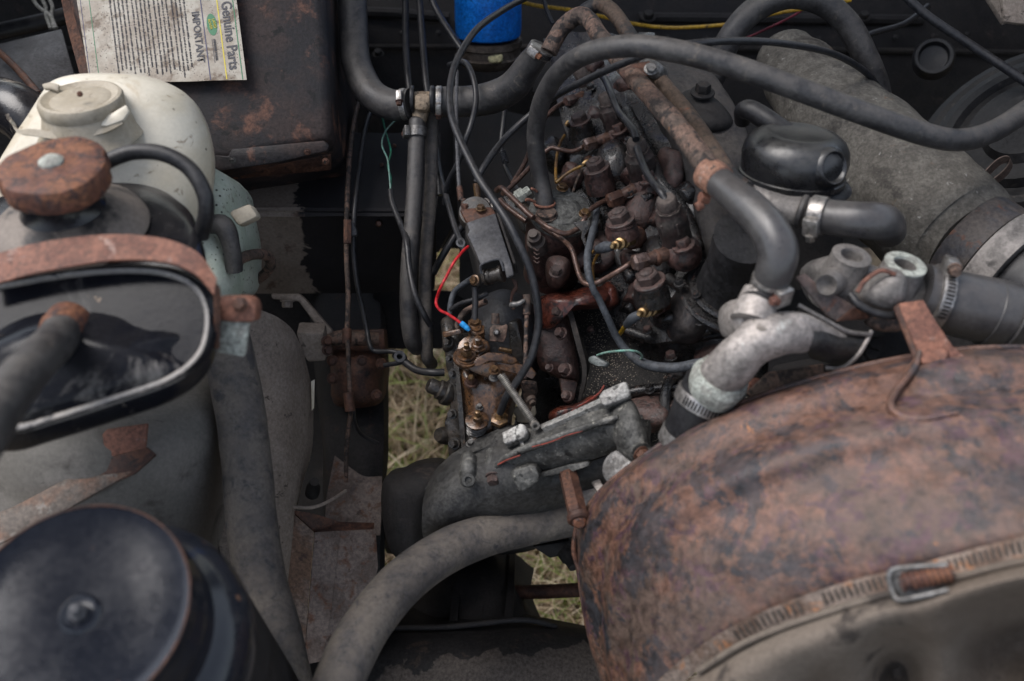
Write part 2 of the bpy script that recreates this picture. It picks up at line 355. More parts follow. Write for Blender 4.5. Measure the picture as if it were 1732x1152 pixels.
ylo_g = mat('grimy yellow wire', (.24, .13, .025), (.13, .07, .03), s=70, r=(.35, .6), bump=0)
grn_w = mat('green wire', (.02, .2, .12), (.03, .13, .08), s=70, r=(.4, .6), bump=0)
sea_w = mat('dusty sea green wire', (.16, .34, .28), (.22, .33, .28), s=70, r=(.4, .6), bump=0)
wht_w = mat('pale wire', (.3, .3, .28), (.22, .22, .2), s=70, r=(.4, .6), bump=0)
clearp = mat('cloudy clear plastic', (.15, .17, .165), (.09, .1, .1), s=60, r=(.25, .45), bump=.1)
paper = mat('grimy sticker', (.47, .43, .36), (.36, .31, .25), (.16, .115, .08), s=18, lo3=.51, hi3=.66, r=(.45, .65), bump=.04, speck=(.06, .045, .035), sp=(330, .24), var=.1)
def flat(key, c, r=.5):
    m = bpy.data.materials.new(key); m.use_nodes = True; b = m.node_tree.nodes['Principled BSDF']; b.inputs['Base Color'].default_value = (*c, 1); b.inputs['Roughness'].default_value = r; return m
ink_k = flat('black ink', (.02, .02, .03)); ink_g = flat('green ink', (.01, .13, .05)); ink_y = flat('yellow ink', (.5, .4, .02)); ink_b = flat('navy ink', (.02, .02, .07))
gm = bpy.data.materials.new('dry grass'); gm.use_nodes = True; _b = gm.node_tree.nodes['Principled BSDF']; _g = gm.node_tree.nodes.new('ShaderNodeNewGeometry'); _r = gm.node_tree.nodes.new('ShaderNodeValToRGB')
for _i, (_p, _c) in enumerate([(0, (.16, .1, .055)), (.25, (.45, .31, .17)), (.55, (.66, .48, .29)), (.76, (.78, .62, .41)), (.8, (.2, .26, .05)), (1, (.4, .42, .1))]):
    _e = _r.color_ramp.elements[_i] if _i < 2 else _r.color_ramp.elements.new(_p); _e.position = _p; _e.color = (*_c, 1)
gm.node_tree.links.new(_g.outputs['Random Per Island'], _r.inputs[0]); gm.node_tree.links.new(_r.outputs[0], _b.inputs['Base Color']); _b.inputs['Roughness'].default_value = .7
soil = mat('soil and thatch', (.06, .045, .03), (.11, .085, .055), (.05, .06, .02), s=9, r=(.8, .95), bump=.6, bs=90)
# ================================================================ setting
def grid_ground():
    xs = [-60, -8, -2, -1, -.5, 0, .5, 1, 2, 8, 60]; ys = [-60, -8, -1, 0, .4, .7, 1, 1.3, 1.7, 2.5, 8, 60]
    V = [Vector((x, y, -.01+.012*mnoise.noise(Vector((x*6, y*6, 0))))) for y in ys for x in xs]; n = len(xs)
    return V, [(j*n+i, j*n+i+1, (j+1)*n+i+1, (j+1)*n+i) for j in range(len(ys)-1) for i in range(n-1)]
t = Thing('ground', 'rough ground of soil and thatch under the vehicle', None, kind='structure'); t.add('ground', grid_ground(), soil)
def grass_mesh():
    rg = random.Random(3); V, Fc = [], []
    for i in range(13000):
        x, y = rg.uniform(-.5, .5), rg.uniform(.42, 1.65); a = rg.uniform(0, 6.28)
        clump = mnoise.noise(Vector((x*14, y*14, 3)))
        L = rg.uniform(.07, .2); lay = rg.uniform(.35, 1.3); wd = rg.uniform(.0015, .0034)
        d = Vector((math.cos(a), math.sin(a), 0)); s = Vector((-d.y, d.x, 0))*wd; p = Vector((x, y, -.01+max(0, clump)*.04)); o = len(V)
        for k in range(4):
            f = k/3; q = p+d*L*f*math.sin(lay)*(.6+.6*f)+Vector((0, 0, 1))*L*(f*math.cos(lay)-.25*f*f); ww = s*(1-f*.85)
            V += [q-ww, q+ww]
        for k in range(3): Fc.append((o+2*k, o+2*k+1, o+2*k+3, o+2*k+2))
    return V, Fc
one('grass', 'dry straw coloured grass with green tufts seen through the gaps below the engine', None, grass_mesh(), gm, kind='stuff', sharp=180)
# bulkhead behind everything, at the top
t = Thing('bulkhead', 'dark dirty bulkhead across the back of the engine bay', 'bulkhead')
t.add('panel', surf([[(-250, -420, 1.62), (500, -420, 1.62), (1200, -420, 1.62), (2000, -420, 1.62)], [(-250, 60, 1.56), (500, 60, 1.56), (1200, 60, 1.56), (2000, 60, 1.56)], [(-250, 420, 1.66), (500, 420, 1.66), (1200, 420, 1.66), (2000, 420, 1.66)]], 5, 5, .01, .012, 6), dark)
for x0, y0, x1, y1 in ((560, 20, 760, 30), (1080, 30, 1560, 34)):
    t.add('swage', tube([(x0, y0, 1.55), ((x0+x1)/2, y0+2, 1.55), (x1, y1, 1.55)], 9, 8, 4), dark)
rw = random.Random(4); W8 = []
for i in range(26):
    q = P(40+i*64+rw.uniform(-4, 4), 62+6*math.sin(i*.4), 1.545); W8.append(lathe(q, q+N_*.004, [(0, 5), (.6, 5), (1, 2)], 10))
t.add('spot_weld', join(*W8), dark, kind='stuff')
for x, y, r in ((1096, 30, 9), (1180, 95, 7), (520, 60, 8), (955, 90, 7), (1460, 30, 8), (640, 92, 7), (1530, 200, 8), (570, 150, 7)):
    g1, g2 = hexb(P(x, y, 1.53), N_*.7+U_*.4, r, r, 1.4, .3); k2 = t.add('bulkhead_bolt', g2, darkw); t.add('washer', g1, darkw, k2)
t.add('seam', tube([(-250, 88, 1.55), (500, 80, 1.55), (1200, 82, 1.55), (1900, 92, 1.55)], 5, 8, 6), darkw)
t.add('stiffener', plate([(905, 96, 1.53), (1010, 92, 1.53), (1016, 150, 1.5), (900, 156, 1.5)], .01, .003), darkw)
t.add('stiffener', plate([(560, -40, 1.53), (580, -40, 1.53), (590, 200, 1.5), (566, 205, 1.5)], .012, .003), darkw)
# grommet on the bulkhead
gA = P(1578, 103, 1.46); gN = (N_*.9-R_*.3+U_*.1).normalized()
t.add('grommet', lathe(gA, gA+gN*.02, [(0, 34), (.6, 34), (1, 30), (1, 25), (.5, 22), (.4, 1)], 28), rubber_k)
one('bell_housing_fill', 'dark greasy bell housing sheet added to fill the gloom behind the injection pump', 'bell housing',  # background sheet added so the gaps behind the engine stay dark
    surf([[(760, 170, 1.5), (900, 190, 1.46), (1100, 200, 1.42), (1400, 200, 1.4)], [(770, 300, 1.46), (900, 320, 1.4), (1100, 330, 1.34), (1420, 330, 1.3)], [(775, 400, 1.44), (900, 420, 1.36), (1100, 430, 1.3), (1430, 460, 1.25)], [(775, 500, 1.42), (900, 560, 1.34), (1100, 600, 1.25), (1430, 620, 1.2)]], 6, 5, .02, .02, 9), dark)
# unseen inner wings and body sides, added to keep side light out
one('unseen_inner_wing', 'dark steel inner wing unseen beyond the left edge, added to stop side light', 'inner wing', surf([[(-560, -300, 1.5), (-560, 500, 1.15), (-560, 1500, .95)], [(-470, -300, 1.6), (-470, 500, 1.3), (-470, 1500, 1.08)]], 6, 4, .006, .01), darkw)
one('unseen_inner_wing', 'dark steel inner wing unseen beyond the right edge, added to stop side light', 'inner wing', surf([[(2300, -300, 1.5), (2300, 500, 1.15), (2300, 1500, .95)], [(2200, -300, 1.6), (2200, 500, 1.3), (2200, 1500, 1.08)]], 6, 4, .006, .01), darkw)
one('footwell_shade_fill', 'dark filler sheet added as shade under the footwell panel', 'panel', surf([[(360, 470, 1.44), (500, 470, 1.44), (665, 470, 1.44)], [(360, 620, 1.46), (500, 620, 1.46), (652, 600, 1.46)], [(440, 900, 1.34), (500, 900, 1.34), (560, 900, 1.34)]], 5, 4, .006, .004), dark)  # dark sheet added where the footwell gap is only shade
one('hose_shade_fill', 'dark filler sheets added as shade behind the hanging heater hoses', 'panel', join(plate([(630, 485, 1.42), (800, 494, 1.42), (800, 588, 1.42), (735, 590, 1.42), (640, 590, 1.42)], .01), plate([(720, 165, 1.52), (820, 165, 1.52), (790, 345, 1.5), (742, 425, 1.48), (720, 425, 1.48)], .01)), dark)  # two dark sheets stand in for shade behind the hoses
def sheet(pts, th):
    V = [Vector(p) for p in pts]; n = (V[1]-V[0]).cross(V[2]-V[0]).normalized(); m = len(V)
    return V+[v+n*th for v in V], [tuple(range(m))[::-1], tuple(range(m, 2*m))]+[(i, (i+1) % m, m+(i+1) % m, m+i) for i in range(m)]
t = Thing('bonnet', 'raised dark bonnet hinged out of view, added to shade the bay', None, kind='structure')  # bonnet stays out of view; added to darken the back of the bay
t.add('bonnet', sheet([(-.78, 1.62, 1.14), (.78, 1.62, 1.14), (.76, 1.2, 2.18), (-.76, 1.2, 2.18)], .02), darkw)
t.add('bonnet_rib', join(*[sheet([(x-.03, 1.58, 1.2), (x+.03, 1.58, 1.2), (x+.03, 1.19, 2.14), (x-.03, 1.19, 2.14)], -.02) for x in (-.6, -.2, .2, .6)]), darkw)
for s in (-1, 1):
    t = Thing('unseen_wing_top', 'unseen outer wing top, added to cut side light', None, kind='structure'); t.add('unseen_wing_top', sheet([(s*.74, -.1, 1.06), (s*.74, 1.62, 1.1), (s*.98, 1.62, 1.08), (s*1.0, -.1, 1.02)], -.02), darkw)  # out-of-view wing top, added to cut light from the side
    t = Thing('unseen_wing_side', 'unseen outer wing side, added to cut side light', None, kind='structure'); t.add('unseen_wing_side', sheet([(s*.98, -.1, 1.03), (s*.98, 1.62, 1.08), (s*1.0, 1.62, .8), (s*1.0, -.1, .8)], -.02), darkw)  # out-of-view body side, likewise added to hold back side light
# left rear corner bits
t = Thing('relay_plate', 'grey steel plate behind the cream reservoir', 'plate')
t.add('plate', plate([(-20, 78, 1.3), (104, 48, 1.3), (126, 125, 1.26), (60, 158, 1.22), (10, 140, 1.22), (-60, 170, 1.22)], .004), slate)
one('wiring_bundle', 'pale wires looping down in the dark top corner', 'wires', join(*[tube([(40+a, -30, 1.36), (62+a, 8, 1.35), (84+b, 26, 1.34), (92+b, 48, 1.33)], 3.2, 8, 5) for a, b in ((0, 0), (14, -6), (26, 3))]), wht_w)
one('steel_rod', 'thin brown rod leaning behind the cream reservoir', 'rod', tube([(-10, 80, 1.24), (30, 118, 1.2), (66, 160, 1.14)], 6, 10, 3), rust_d)
one('dark_hose', 'wide black hose entering at the edge behind the cream reservoir', 'hose', tube([(-90, 170, 1.12), (-20, 172, 1.1), (40, 195, 1.08), (90, 250, 1.08)], 46, 18, 6), tankk)
one('dark_hose', 'thick black hose crossing the top corner beside the pale wires', 'hose', tube([(-30, 60, 1.42), (60, 40, 1.42), (130, 22, 1.42)], 14, 12, 4), rubber_k)
# ================================================================ black box with the sticker
t = Thing('heater_box', 'rusty black steel box with a large printed sticker', 'heater box')
D0, D1 = 1.16, 1.135
bx = [(-130, -330), (535, -330)]
face = plate([(30, -330, 1.19), (537, -330, 1.19), (549, 0, D0), (557, 120, 1.145), (560, 236, D1), (360, 276, D1), (230, 285, D1), (152, 130, 1.145), (112, 0, D0)], .22, .012, seg=3)
t.add('casing', face, boxm)
t.add('side_edge', ribbon([(96, -40, 1.19), (112, 40, 1.175), (136, 130, 1.155)], [(124, -40, 1.163), (140, 40, 1.158), (158, 130, 1.148)], .004), rust_d)
t.add('bottom_flange', plate([(362, 262, 1.128), (386, 264, 1.127), (391, 252, 1.127), (520, 240, 1.126), (548, 238, 1.126), (557, 246, 1.126), (554, 256, 1.128), (470, 275, 1.13), (300, 300, 1.13), (300, 285, 1.13), (360, 280, 1.13)], .006, .002), boxm)
f_ = t.add('lower_plate', plate([(330, 300, 1.18), (560, 262, 1.18), (561, 289, 1.2), (330, 310, 1.2)], .01), rust_d)
for x, y in ((393, 271), (520, 257), (551, 273)):
    wA, hB = hexb(P(x, y, 1.125), N_*.8-U_*.5, 4.5, 3); t.add('screw', join(wA, hB), steel if x < 400 else rust_d)
# sticker, printed
def sxy(u, v, off=0):
    """u: photo px measured along the sticker's top line, v: px down the sticker"""
    return P(u+v*.128, v, D0-.0145-v*.000105-off)
S0 = [(-60), (138)]
q = [sxy(130, -60), sxy(400, -60), sxy(400, 136), sxy(132, 136)]
q = [(sxy(u, v)) for u, v in ((128, -60), (400, -60), (400, 135), (345, 136), (300, 138), (134, 140))]
st = t.add('sticker', plate(q, .0006, 0), paper)
e1 = (sxy(396, 100)-sxy(396, 0)).normalized(); e2 = (sxy(400, 50)-sxy(300, 50)).normalized()
def pmm(n): return px(n, 1.145)
def strip(u, v0, v1, w): return plate([sxy(u, v0, .0003), sxy(u+w, v0, .0003), sxy(u+w, v1, .0003), sxy(u, v1, .0003)], .0004, 0)
t.add('printed_line', strip(392.5, -58, 134, 1.7), ink_g, st); t.add('printed_line', strip(365.5, -58, 134, 2), ink_y, st)
t.add('printed_line', strip(338, -58, 135, 1.8), ink_b, st); t.add('printed_line', strip(150, -58, 136, 1.2), ink_g, st); t.add('printed_line', strip(135, -58, 136, 1.1), ink_b, st)
t.add('printed_words', text('Genuine Parts', pmm(25), sxy(373.5, 3, .0005), e1, e2, bold=.00028, sx=.86), ink_k, st, sharp=180)
t.add('printed_words', text('IMPORTANT', pmm(17.5), sxy(321.5, 20, .0005), e1, e2, bold=.0002, sx=.94), ink_k, st, sharp=180)
ov = []
for i in range(28):
    a = i/28*2*math.pi; ov.append(sxy(353+8.7*math.cos(a), 41.5+18.5*math.sin(a), .0004))
ob = t.add('oval_badge', plate(ov, .0004, 0), ink_g, st)
t.add('printed_words', text('LAND', pmm(6.6), sxy(354.2, 32, .0007), e1+e2*.12, e2), ink_y, st, sharp=180)
t.add('printed_words', text('ROVER', pmm(6), sxy(347.4, 33, .0007), e1+e2*.12, e2), ink_y, st, sharp=180)
t.add('printed_words', text('GENUINE PARTS', pmm(5.2), sxy(352, 66, .0006), e1, e2, bold=.0001), ink_k, st, sharp=180)
t.add('printed_line', strip(349.5, 66, 106, 1), ink_k, st)
rg = random.Random(5); bars = []
for u in [184, 191, 198, 205, 212, 221, 228, 235, 242, 249, 258, 265, 272, 279, 288, 295, 302, 309]:
    v = -56; end = 122+rg.uniform(-12, 6)
    while v < end:
        l = rg.choice([3, 4, 5, 7, 8, 10, 12]); k = v
        while k < v+l:
            hgt = rg.uniform(1.8, 3.4); bars.append(plate([sxy(u, k, .0004), sxy(u+hgt, k, .0004), sxy(u+hgt, k+.95, .0004), sxy(u, k+.95, .0004)], .0003, 0)); k += 1.5
        v += l+1.6
t.add('small_print', join(*bars), ink_k, st, kind='stuff', sharp=180)
# ================================================================ footwell panel
t = Thing('footwell_panel', 'dark footwell panel with a ragged patch of brown dust', 'panel')
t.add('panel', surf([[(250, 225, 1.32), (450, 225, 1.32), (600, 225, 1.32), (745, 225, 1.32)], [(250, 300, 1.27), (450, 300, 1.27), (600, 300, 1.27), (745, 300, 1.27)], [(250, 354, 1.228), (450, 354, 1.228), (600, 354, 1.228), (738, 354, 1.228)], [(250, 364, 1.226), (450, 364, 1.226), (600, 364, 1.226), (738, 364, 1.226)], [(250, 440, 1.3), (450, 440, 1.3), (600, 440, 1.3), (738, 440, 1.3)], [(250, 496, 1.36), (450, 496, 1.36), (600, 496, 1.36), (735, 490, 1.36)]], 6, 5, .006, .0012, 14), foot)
for x, y, r in ((641, 378, 6), (646, 279, 4), (628, 297, 3.5), (667, 247, 4)):
    t.add('rivet', lathe(P(x, y, 1.24+(.05 if y < 300 else 0)), P(x, y, 1.228+(.05 if y < 300 else 0)), [(0, r), (.6, r), (1, r*.6)], 14), rust_d)
one('angle_bracket', 'bent grey bracket strap hanging under the footwell panel', 'bracket', join(plate([(458, 497, 1.24), (505, 497, 1.24), (515, 505, 1.24), (562, 560, 1.24), (560, 602, 1.25), (550, 604, 1.25), (548, 568, 1.24), (505, 510, 1.24), (460, 506, 1.24)], .012, .002), *hexb(P(486, 508, 1.235), -U_, 9, 10)), wing)
# ================================================================ cream reservoir
t = Thing('washer_reservoir', 'cream plastic reservoir with a round push-on cap', 'reservoir')
ol = [(100, 140, .97), (140, 127, .97), (200, 126, .97), (260, 132, .97), (318, 158, .97), (348, 200, .97), (363, 260, .97), (361, 320, .97), (345, 372, .97), (280, 420, .97), (120, 430, .97), (10, 410, .97), (-14, 330, .97), (18, 262, .97), (55, 205, .97), (82, 162, .97)]
bd = t.add('body', pillow(ol, [(.04, (0, .01, -.05)), (.35, (0, .01, -.0495)), (.62, (0, .008, -.047)), (.8, (0, .004, -.039)), (.92, (0, 0, -.024)), (.985, (0, 0, -.008)), (1, (-.006, .002, .02)), (.99, (-.026, .008, .08)), (.95, (-.036, .01, .11)), (.7, (-.04, .01, .13))], 5), cream)
capax = (U_*.80+N_*.62-R_*.02).normalized()
cA = P(143, 190, .905)
nk = t.add('filler_neck', lathe(cA-capax*.022, cA+capax*.006, [(0, 88), (.25, 78), (.6, 72), (1, 66)], 36, ref=cA), cream_d)
cp = t.add('cap', lathe(cA, cA+capax*.016, [(0, 64), (.3, 69), (.75, 70), (.95, 67), (1, 62), (.9, 58), (.82, 50), (.92, 45), (.9, 20), (.9, 2)], 40), cream_d)
t.add('cap_tab', plate([(150, 204, .884), (190, 190, .884), (213, 176, .886), (219, 188, .886), (208, 203, .884), (180, 213, .882), (158, 212, .882)], .004, .0015), cream, cp)
t.add('cap_tab', plate([(70, 142, .905), (84, 138, .905), (100, 142, .905), (98, 154, .903), (84, 150, .903), (74, 150, .903)], .004, .0012), cream_d, cp)
t.add('cap_dot', lathe(P(135, 159, .881), P(135, 159, .877), [(0, 5), (.6, 5), (1, 3)], 12), rust_d, cp)
t.add('cap_tether', ribbon([(16, 205, .89), (30, 219, .888), (55, 218, .884), (110, 224, .88), (170, 218, .882), (205, 205, .886)], [(18, 207, .89), (30, 225, .888), (52, 229, .884), (110, 236, .88), (172, 226, .882), (208, 209, .886)], .003), cream_d)
# ================================================================ pale green bottle
t = Thing('washer_bottle', 'pale green plastic bottle half hidden behind the expansion tank', 'bottle')
t.add('body', puff([(335, 285, 1.05), (372, 290, 1.05), (393, 312, 1.05), (400, 350, 1.05), (410, 400, 1.05), (411, 450, 1.05), (402, 492, 1.05), (375, 505, 1.05), (330, 490, 1.05), (315, 400, 1.05)], .09), mint)
t.add('shoulder', puff([(330, 392, 1.0), (352, 390, 1.0), (372, 412, 1.0), (385, 450, 1.0), (388, 495, 1.0), (370, 530, 1.0), (330, 520, 1.0)], .05), mint)
t.add('outlet', plate([(385, 358, .985), (422, 343, .985), (437, 366, .985), (402, 383, .985)], .02, .004), cream_d)
t.add('taped_joint', tube([(350, 380, .985), (378, 384, .985), (392, 420, .99), (396, 458, 1.0)], [16, 19, 15, 14], 12, 5, wob=.15), rubber)
one('dark_hose', 'brown curled hose end beside the pale green bottle', 'hose', tube([(400, 441, 1.02), (425, 431, 1.05), (450, 432, 1.08), (458, 448, 1.1), (445, 466, 1.12), (425, 478, 1.14)], 9, 12, 6), rust_p)
# ================================================================ wheel-side panel, canister, big hose
one('wheelarch_panel', 'dusty grey curved panel spotted with dark drops', 'panel',
    surf([[(300, 505, 1.03), (310, 650, 1.05), (330, 800, 1.05), (380, 960, 1.03), (430, 1180, 1.0)], [(430, 522, 1.07), (450, 650, 1.08), (460, 780, 1.08), (450, 920, 1.06), (455, 1180, 1.02)], [(490, 552, 1.12), (506, 650, 1.13), (508, 760, 1.13), (492, 880, 1.1), (478, 1180, 1.04)], [(512, 590, 1.17), (529, 665, 1.18), (528, 760, 1.18), (500, 872, 1.14), (484, 1180, 1.07)]], 8, 6, .004, .002, 12), wing)
t = Thing('wing_bracket', 'dusty bracket bridging the grey panel and the frame rail', 'bracket')
t.add('plate', plate([(500, 562, 1.19), (548, 564, 1.19), (552, 612, 1.21), (520, 614, 1.21), (512, 600, 1.2)], .03, .004), wing)
for p in ((552, 577), (553, 592)): t.add('bolt', join(*hexb(P(*p, 1.18), R_*.6+N_, 7, 7)), rust_d)
one('air_canister', 'large dusty grey canister below the expansion tank', 'canister', lathe(P(182, 640, .96), P(172, 1230, 1.2), [(0, 150), (.02, 180), (.05, 196), (.1, 202), (.3, 216), (1, 262)], 64), canm)
t = Thing('large_hose', 'wide dusty hose running down between the canister and the grey panel', 'hose')
t.add('large_hose', tube([(372, 540, .97), (388, 600, .965), (405, 690, .96), (417, 780, .955), (425, 880, .945), (443, 990, .935), (470, 1090, .92), (500, 1240, .9)], 42.5, 28, 8, wob=.03), rubber_b)
one('left_shade_fill', 'dark filler sheet added as shade at the left edge behind the dusty canister', 'panel', plate([(-400, 500, 1.35), (200, 560, 1.35), (330, 1300, 1.2), (-400, 1300, 1.2)], .01), dark)  # sheet added to darken the opening left of the canister
# ================================================================ expansion tank
t = Thing('expansion_tank', 'chipped black coolant tank with a rusty lobed cap', 'tank')
fo = [(-90, 520), (-40, 484), (40, 466), (130, 452), (220, 446), (290, 452), (340, 474), (364, 514), (364, 566), (344, 610), (292, 648), (190, 684), (90, 716), (20, 734), (-60, 720), (-100, 640)]
DT = .735
oc = closed([P(x, y, DT+(580-y)*.00012) for x, y in fo], 6); tc_ = sum(oc, Vector())/len(oc)
def opx(q):
    v = q-CAM; z = v.dot(V_); return 866+v.dot(R_)/z*F, 576-v.dot(U_)/z*F, z
def tsec(s, dx, dy, dd): return [P(140+(x-140)*s+dx, 590+(y-590)*s+dy, z+dd) for x, y, z in map(opx, oc)]
t.add('shell', rings([tsec(.965, 0, 0, .004), tsec(1.0, 0, 2, .006), tsec(1.012, 0, 24, .014), tsec(1.0, 0, 30, .024), tsec(.972, -3, -14, .03), tsec(.965, -4, -50, .05), tsec(.955, -8, -95, .075), tsec(.92, -12, -135, .1), tsec(.84, -16, -160, .118), tsec(.68, -18, -172, .13), tsec(.35, -18, -176, .135)], caps='end'), tankk)
def tface():
    rs = []; c0 = P(110, 590, DT)
    c2 = (c0+tc_)/2
    for f, dd in ((1.0, .004), (.985, -.001), (.965, -.003), (.945, -.001), (.925, .003), (.9, .005), (.8, .006), (.7, .006), (.6, .006), (.5, .006), (.4, .006), (.3, .006), (.2, .006), (.1, .006), (.03, .006)):
        ring = []
        for q in oc:
            p = c2*(1-f)+q*f; v = p-CAM; dd_ = v.dot(V_); X = 866+v.dot(R_)/dd_*F; Y = 576-v.dot(U_)/dd_*F
            yr = 522+max(0, abs(X-105)-20)**1.5*.028
            h = min(1, max(0, (Y-yr+12)/66)); h = h*h*(3-2*h)
            k = 1 if f < .85 else max(0, (.92-f)/.07)
            lump = .012*math.exp(-((X-285)/40)**2-((Y-572)/16)**2)
            ring.append(p+V_*(dd-.016*max(0, 1-(f/.92)**2)+k*(.013*(1-h)-.007*h-lump)))
        rs.append(ring)
    return rings(rs)
t.add('front_face', tface(), mat('glossy face enamel', (.0085, .009, .012), (.013, .013, .015), (.14, .13, .122), s=11, lo3=.53, hi3=.66, s3=1.2, r=(.08, .22), bump=.05, var=.2, c4=(.33, .23, .15), s4=3, lo4=.66, hi4=.68, spec=.13, ro=.72, di=.9), sharp=60)
nA = P(106, 350, .79); nax = (U_*.74+N_*.67).normalized()
t.add('filler_neck', lathe(nA-nax*.014, nA+nax*.022, [(0, 84), (.3, 74), (.45, 64), (.8, 62), (1, 62)], 32, ref=nA), tankk)
t.add('neck_seat', lathe(nA-nax*.014, nA-nax*.001, [(-.6, 132), (0, 124), (.5, 106), (1, 74)], 40, ref=nA), mat('dust bound paint', (.2, .168, .142), (.03, .029, .03), (.27, .2, .16), s=14, lo=.48, hi=.6, lo3=.62, hi3=.7, r=(.5, .75), bump=.2, var=.2))
cA = P(102, 316, .765)
cap = t.add('cap', lathe(cA, cA+nax*.021, [(0, 80), (.05, 88), (.2, 91), (.75, 91), (.92, 88), (1, 80), (1.03, 50), (1.0, 34), (1.04, 28), (1.05, 3)], 60, lobes=lambda a: 1+.03*math.cos(3*a+.9)+.012*math.cos(5*a)-.09*math.exp(-((((a-2.2+math.pi) % (2*math.pi))-math.pi)/.16)**2)-.07*math.exp(-((((a-5.1+math.pi) % (2*math.pi))-math.pi)/.16)**2)), rust_cap, rough=.0006, fr=90)
t.add('rivet', lathe(cA+nax*.0212, cA+nax*.026, [(0, 21), (.5, 20), (1, 13)], 20, ref=cA), alu_w, cap)
rimp = [P(140+(x-140)*.945, 590+(y-590)*.935, z+.002) for x, y, z in map(opx, oc)]
t.add('face_rim', tube(rimp+[rimp[0]], 8, 10, 1, caps=False), mat('dusty enamel rim', (.2, .19, .182), (.27, .25, .23), (.04, .04, .043), s=14, lo3=.58, hi3=.64, s3=2.2, r=(.35, .6), bump=.15, var=.2, c4=(.4, .2, .07), s4=2, lo4=.7, hi4=.74))
t = Thing('tank_strap', 'pinkish rusty strap clamped over the black coolant tank', 'strap')
t.add('band', ribbon([(-40, 440, .738), (40, 416, .738), (120, 402, .738), (200, 396, .738), (280, 404, .738), (335, 428, .733), (366, 470, .727)], [(-40, 490, .727), (40, 466, .727), (120, 450, .727), (200, 439, .727), (280, 443, .727), (332, 464, .724), (362, 498, .722)], .0025, 8, 2), rust_strap)
t.add('band_end', plate([(358, 474, .726), (372, 486, .727), (374, 500, .73), (372, 590, .745), (362, 592, .745), (362, 498, .727)], .004, .001), rust_d)
t.add('lug', plate([(364, 502, .75), (412, 501, .75), (428, 506, .75), (433, 522, .75), (430, 545, .752), (396, 546, .752), (364, 541, .752)], .02, .003), rust_strap)
t.add('bolt', join(*hexb(P(407, 516, .748), N_*.9+U_*.3-R_*.2, 12, 8, 1.15, .2)), rust_d)
t.add('tag', plate([(373, 542, .757), (421, 546, .757), (413, 605, .765), (366, 597, .765)], .006, .002), alu_w)
one('overflow_hose', 'black overflow hose looping from the rusty cap neck', 'hose', tube([(160, 285, .81), (192, 268, .81), (228, 257, .81), (275, 260, .81), (318, 283, .81), (343, 320, .81), (349, 355, .815), (340, 400, .83)], 13.5, 16, 7), rubber_k)
t = Thing('tank_pipe', 'thick black hose leaving the front of the coolant tank', 'hose')
t.add('hose', tube([(108, 556, .735), (92, 580, .70), (60, 612, .66), (10, 672, .62), (-50, 760, .58), (-120, 880, .55)], [33, 34, 36, 41, 48, 56], 24, 7, rnd=.3), rubber)
t.add('rusty_collar', tube([(118, 548, .745), (108, 558, .733), (101, 568, .722)], [40, 39, 36], 20, 3), rust_cap)
t = Thing('rusty_bracket', 'rusty folded bracket under the coolant tank', 'bracket')
t.add('arm', plate([(-40, 880, .86), (20, 858, .865), (120, 805, .88), (176, 775, .89), (262, 768, .89), (228, 798, .885), (120, 858, .87), (-40, 940, .85)], .004, .0015), mat('rust bled strap', (.12, .1, .085), (.17, .1, .07), (.2, .18, .16), s=20, r=(.55, .8), bump=.3))
t.add('upright', plate([(172, 735, .885), (180, 726, .885), (250, 716, .885), (246, 758, .885), (178, 776, .885)], .004, .0015), rust_strap)
t.add('gusset', plate([(178, 776, .885), (248, 756, .885), (264, 770, .888), (228, 802, .884), (150, 835, .88)], .004, .001), rust_d)
# ================================================================ round black lid at the bottom left
t = Thing('filter_lid', 'round navy black lid with a centre stud and wide brim', 'lid')
lA = P(127, 1031, .62); k = F/.62
t.add('lid', lathe(lA, lA-ZUP*.10, [(.09, 1), (.088, 30), (.08, 60), (.066, 100), (.045, 140), (.022, 168), (.004, 184), (-.004, 189), (.004, 192), (.03, 192), (.1, 191), (.14, 187), (.2, 189), (.26, 196), (.34, 199), (.42, 197), (.5, 200), (.55, 214), (.62, 238), (.72, 250), (.8, 252), (.95, 250), (1.0, 240)], 72), padk, sharp=30)
t.add('rim', tube([lA+Vector((math.cos(a)*192/k, math.sin(a)*192/k, .0006)) for a in [i/24*2*math.pi for i in range(25)]], 2, 8, 2, caps=False), rust_d)
t.add('stud_cup', lathe(lA-ZUP*.0075, lA-ZUP*.0115, [(0, 25), (-.3, 30), (.1, 36), (1, 40)], 28, ref=lA), padk)
t.add('stud', lathe(lA-ZUP*.010, lA+ZUP*.003, [(0, 17), (.5, 16), (.55, 12), (.9, 11), (1, 7)], 6, ref=lA), slate)
one('air_filter_drum', 'dark drum standing under the round black lid', 'drum', lathe(lA-ZUP*.095, lA-ZUP*.4, [(0, 244), (.05, 250), (1, 250)], 48, ref=lA), dark)
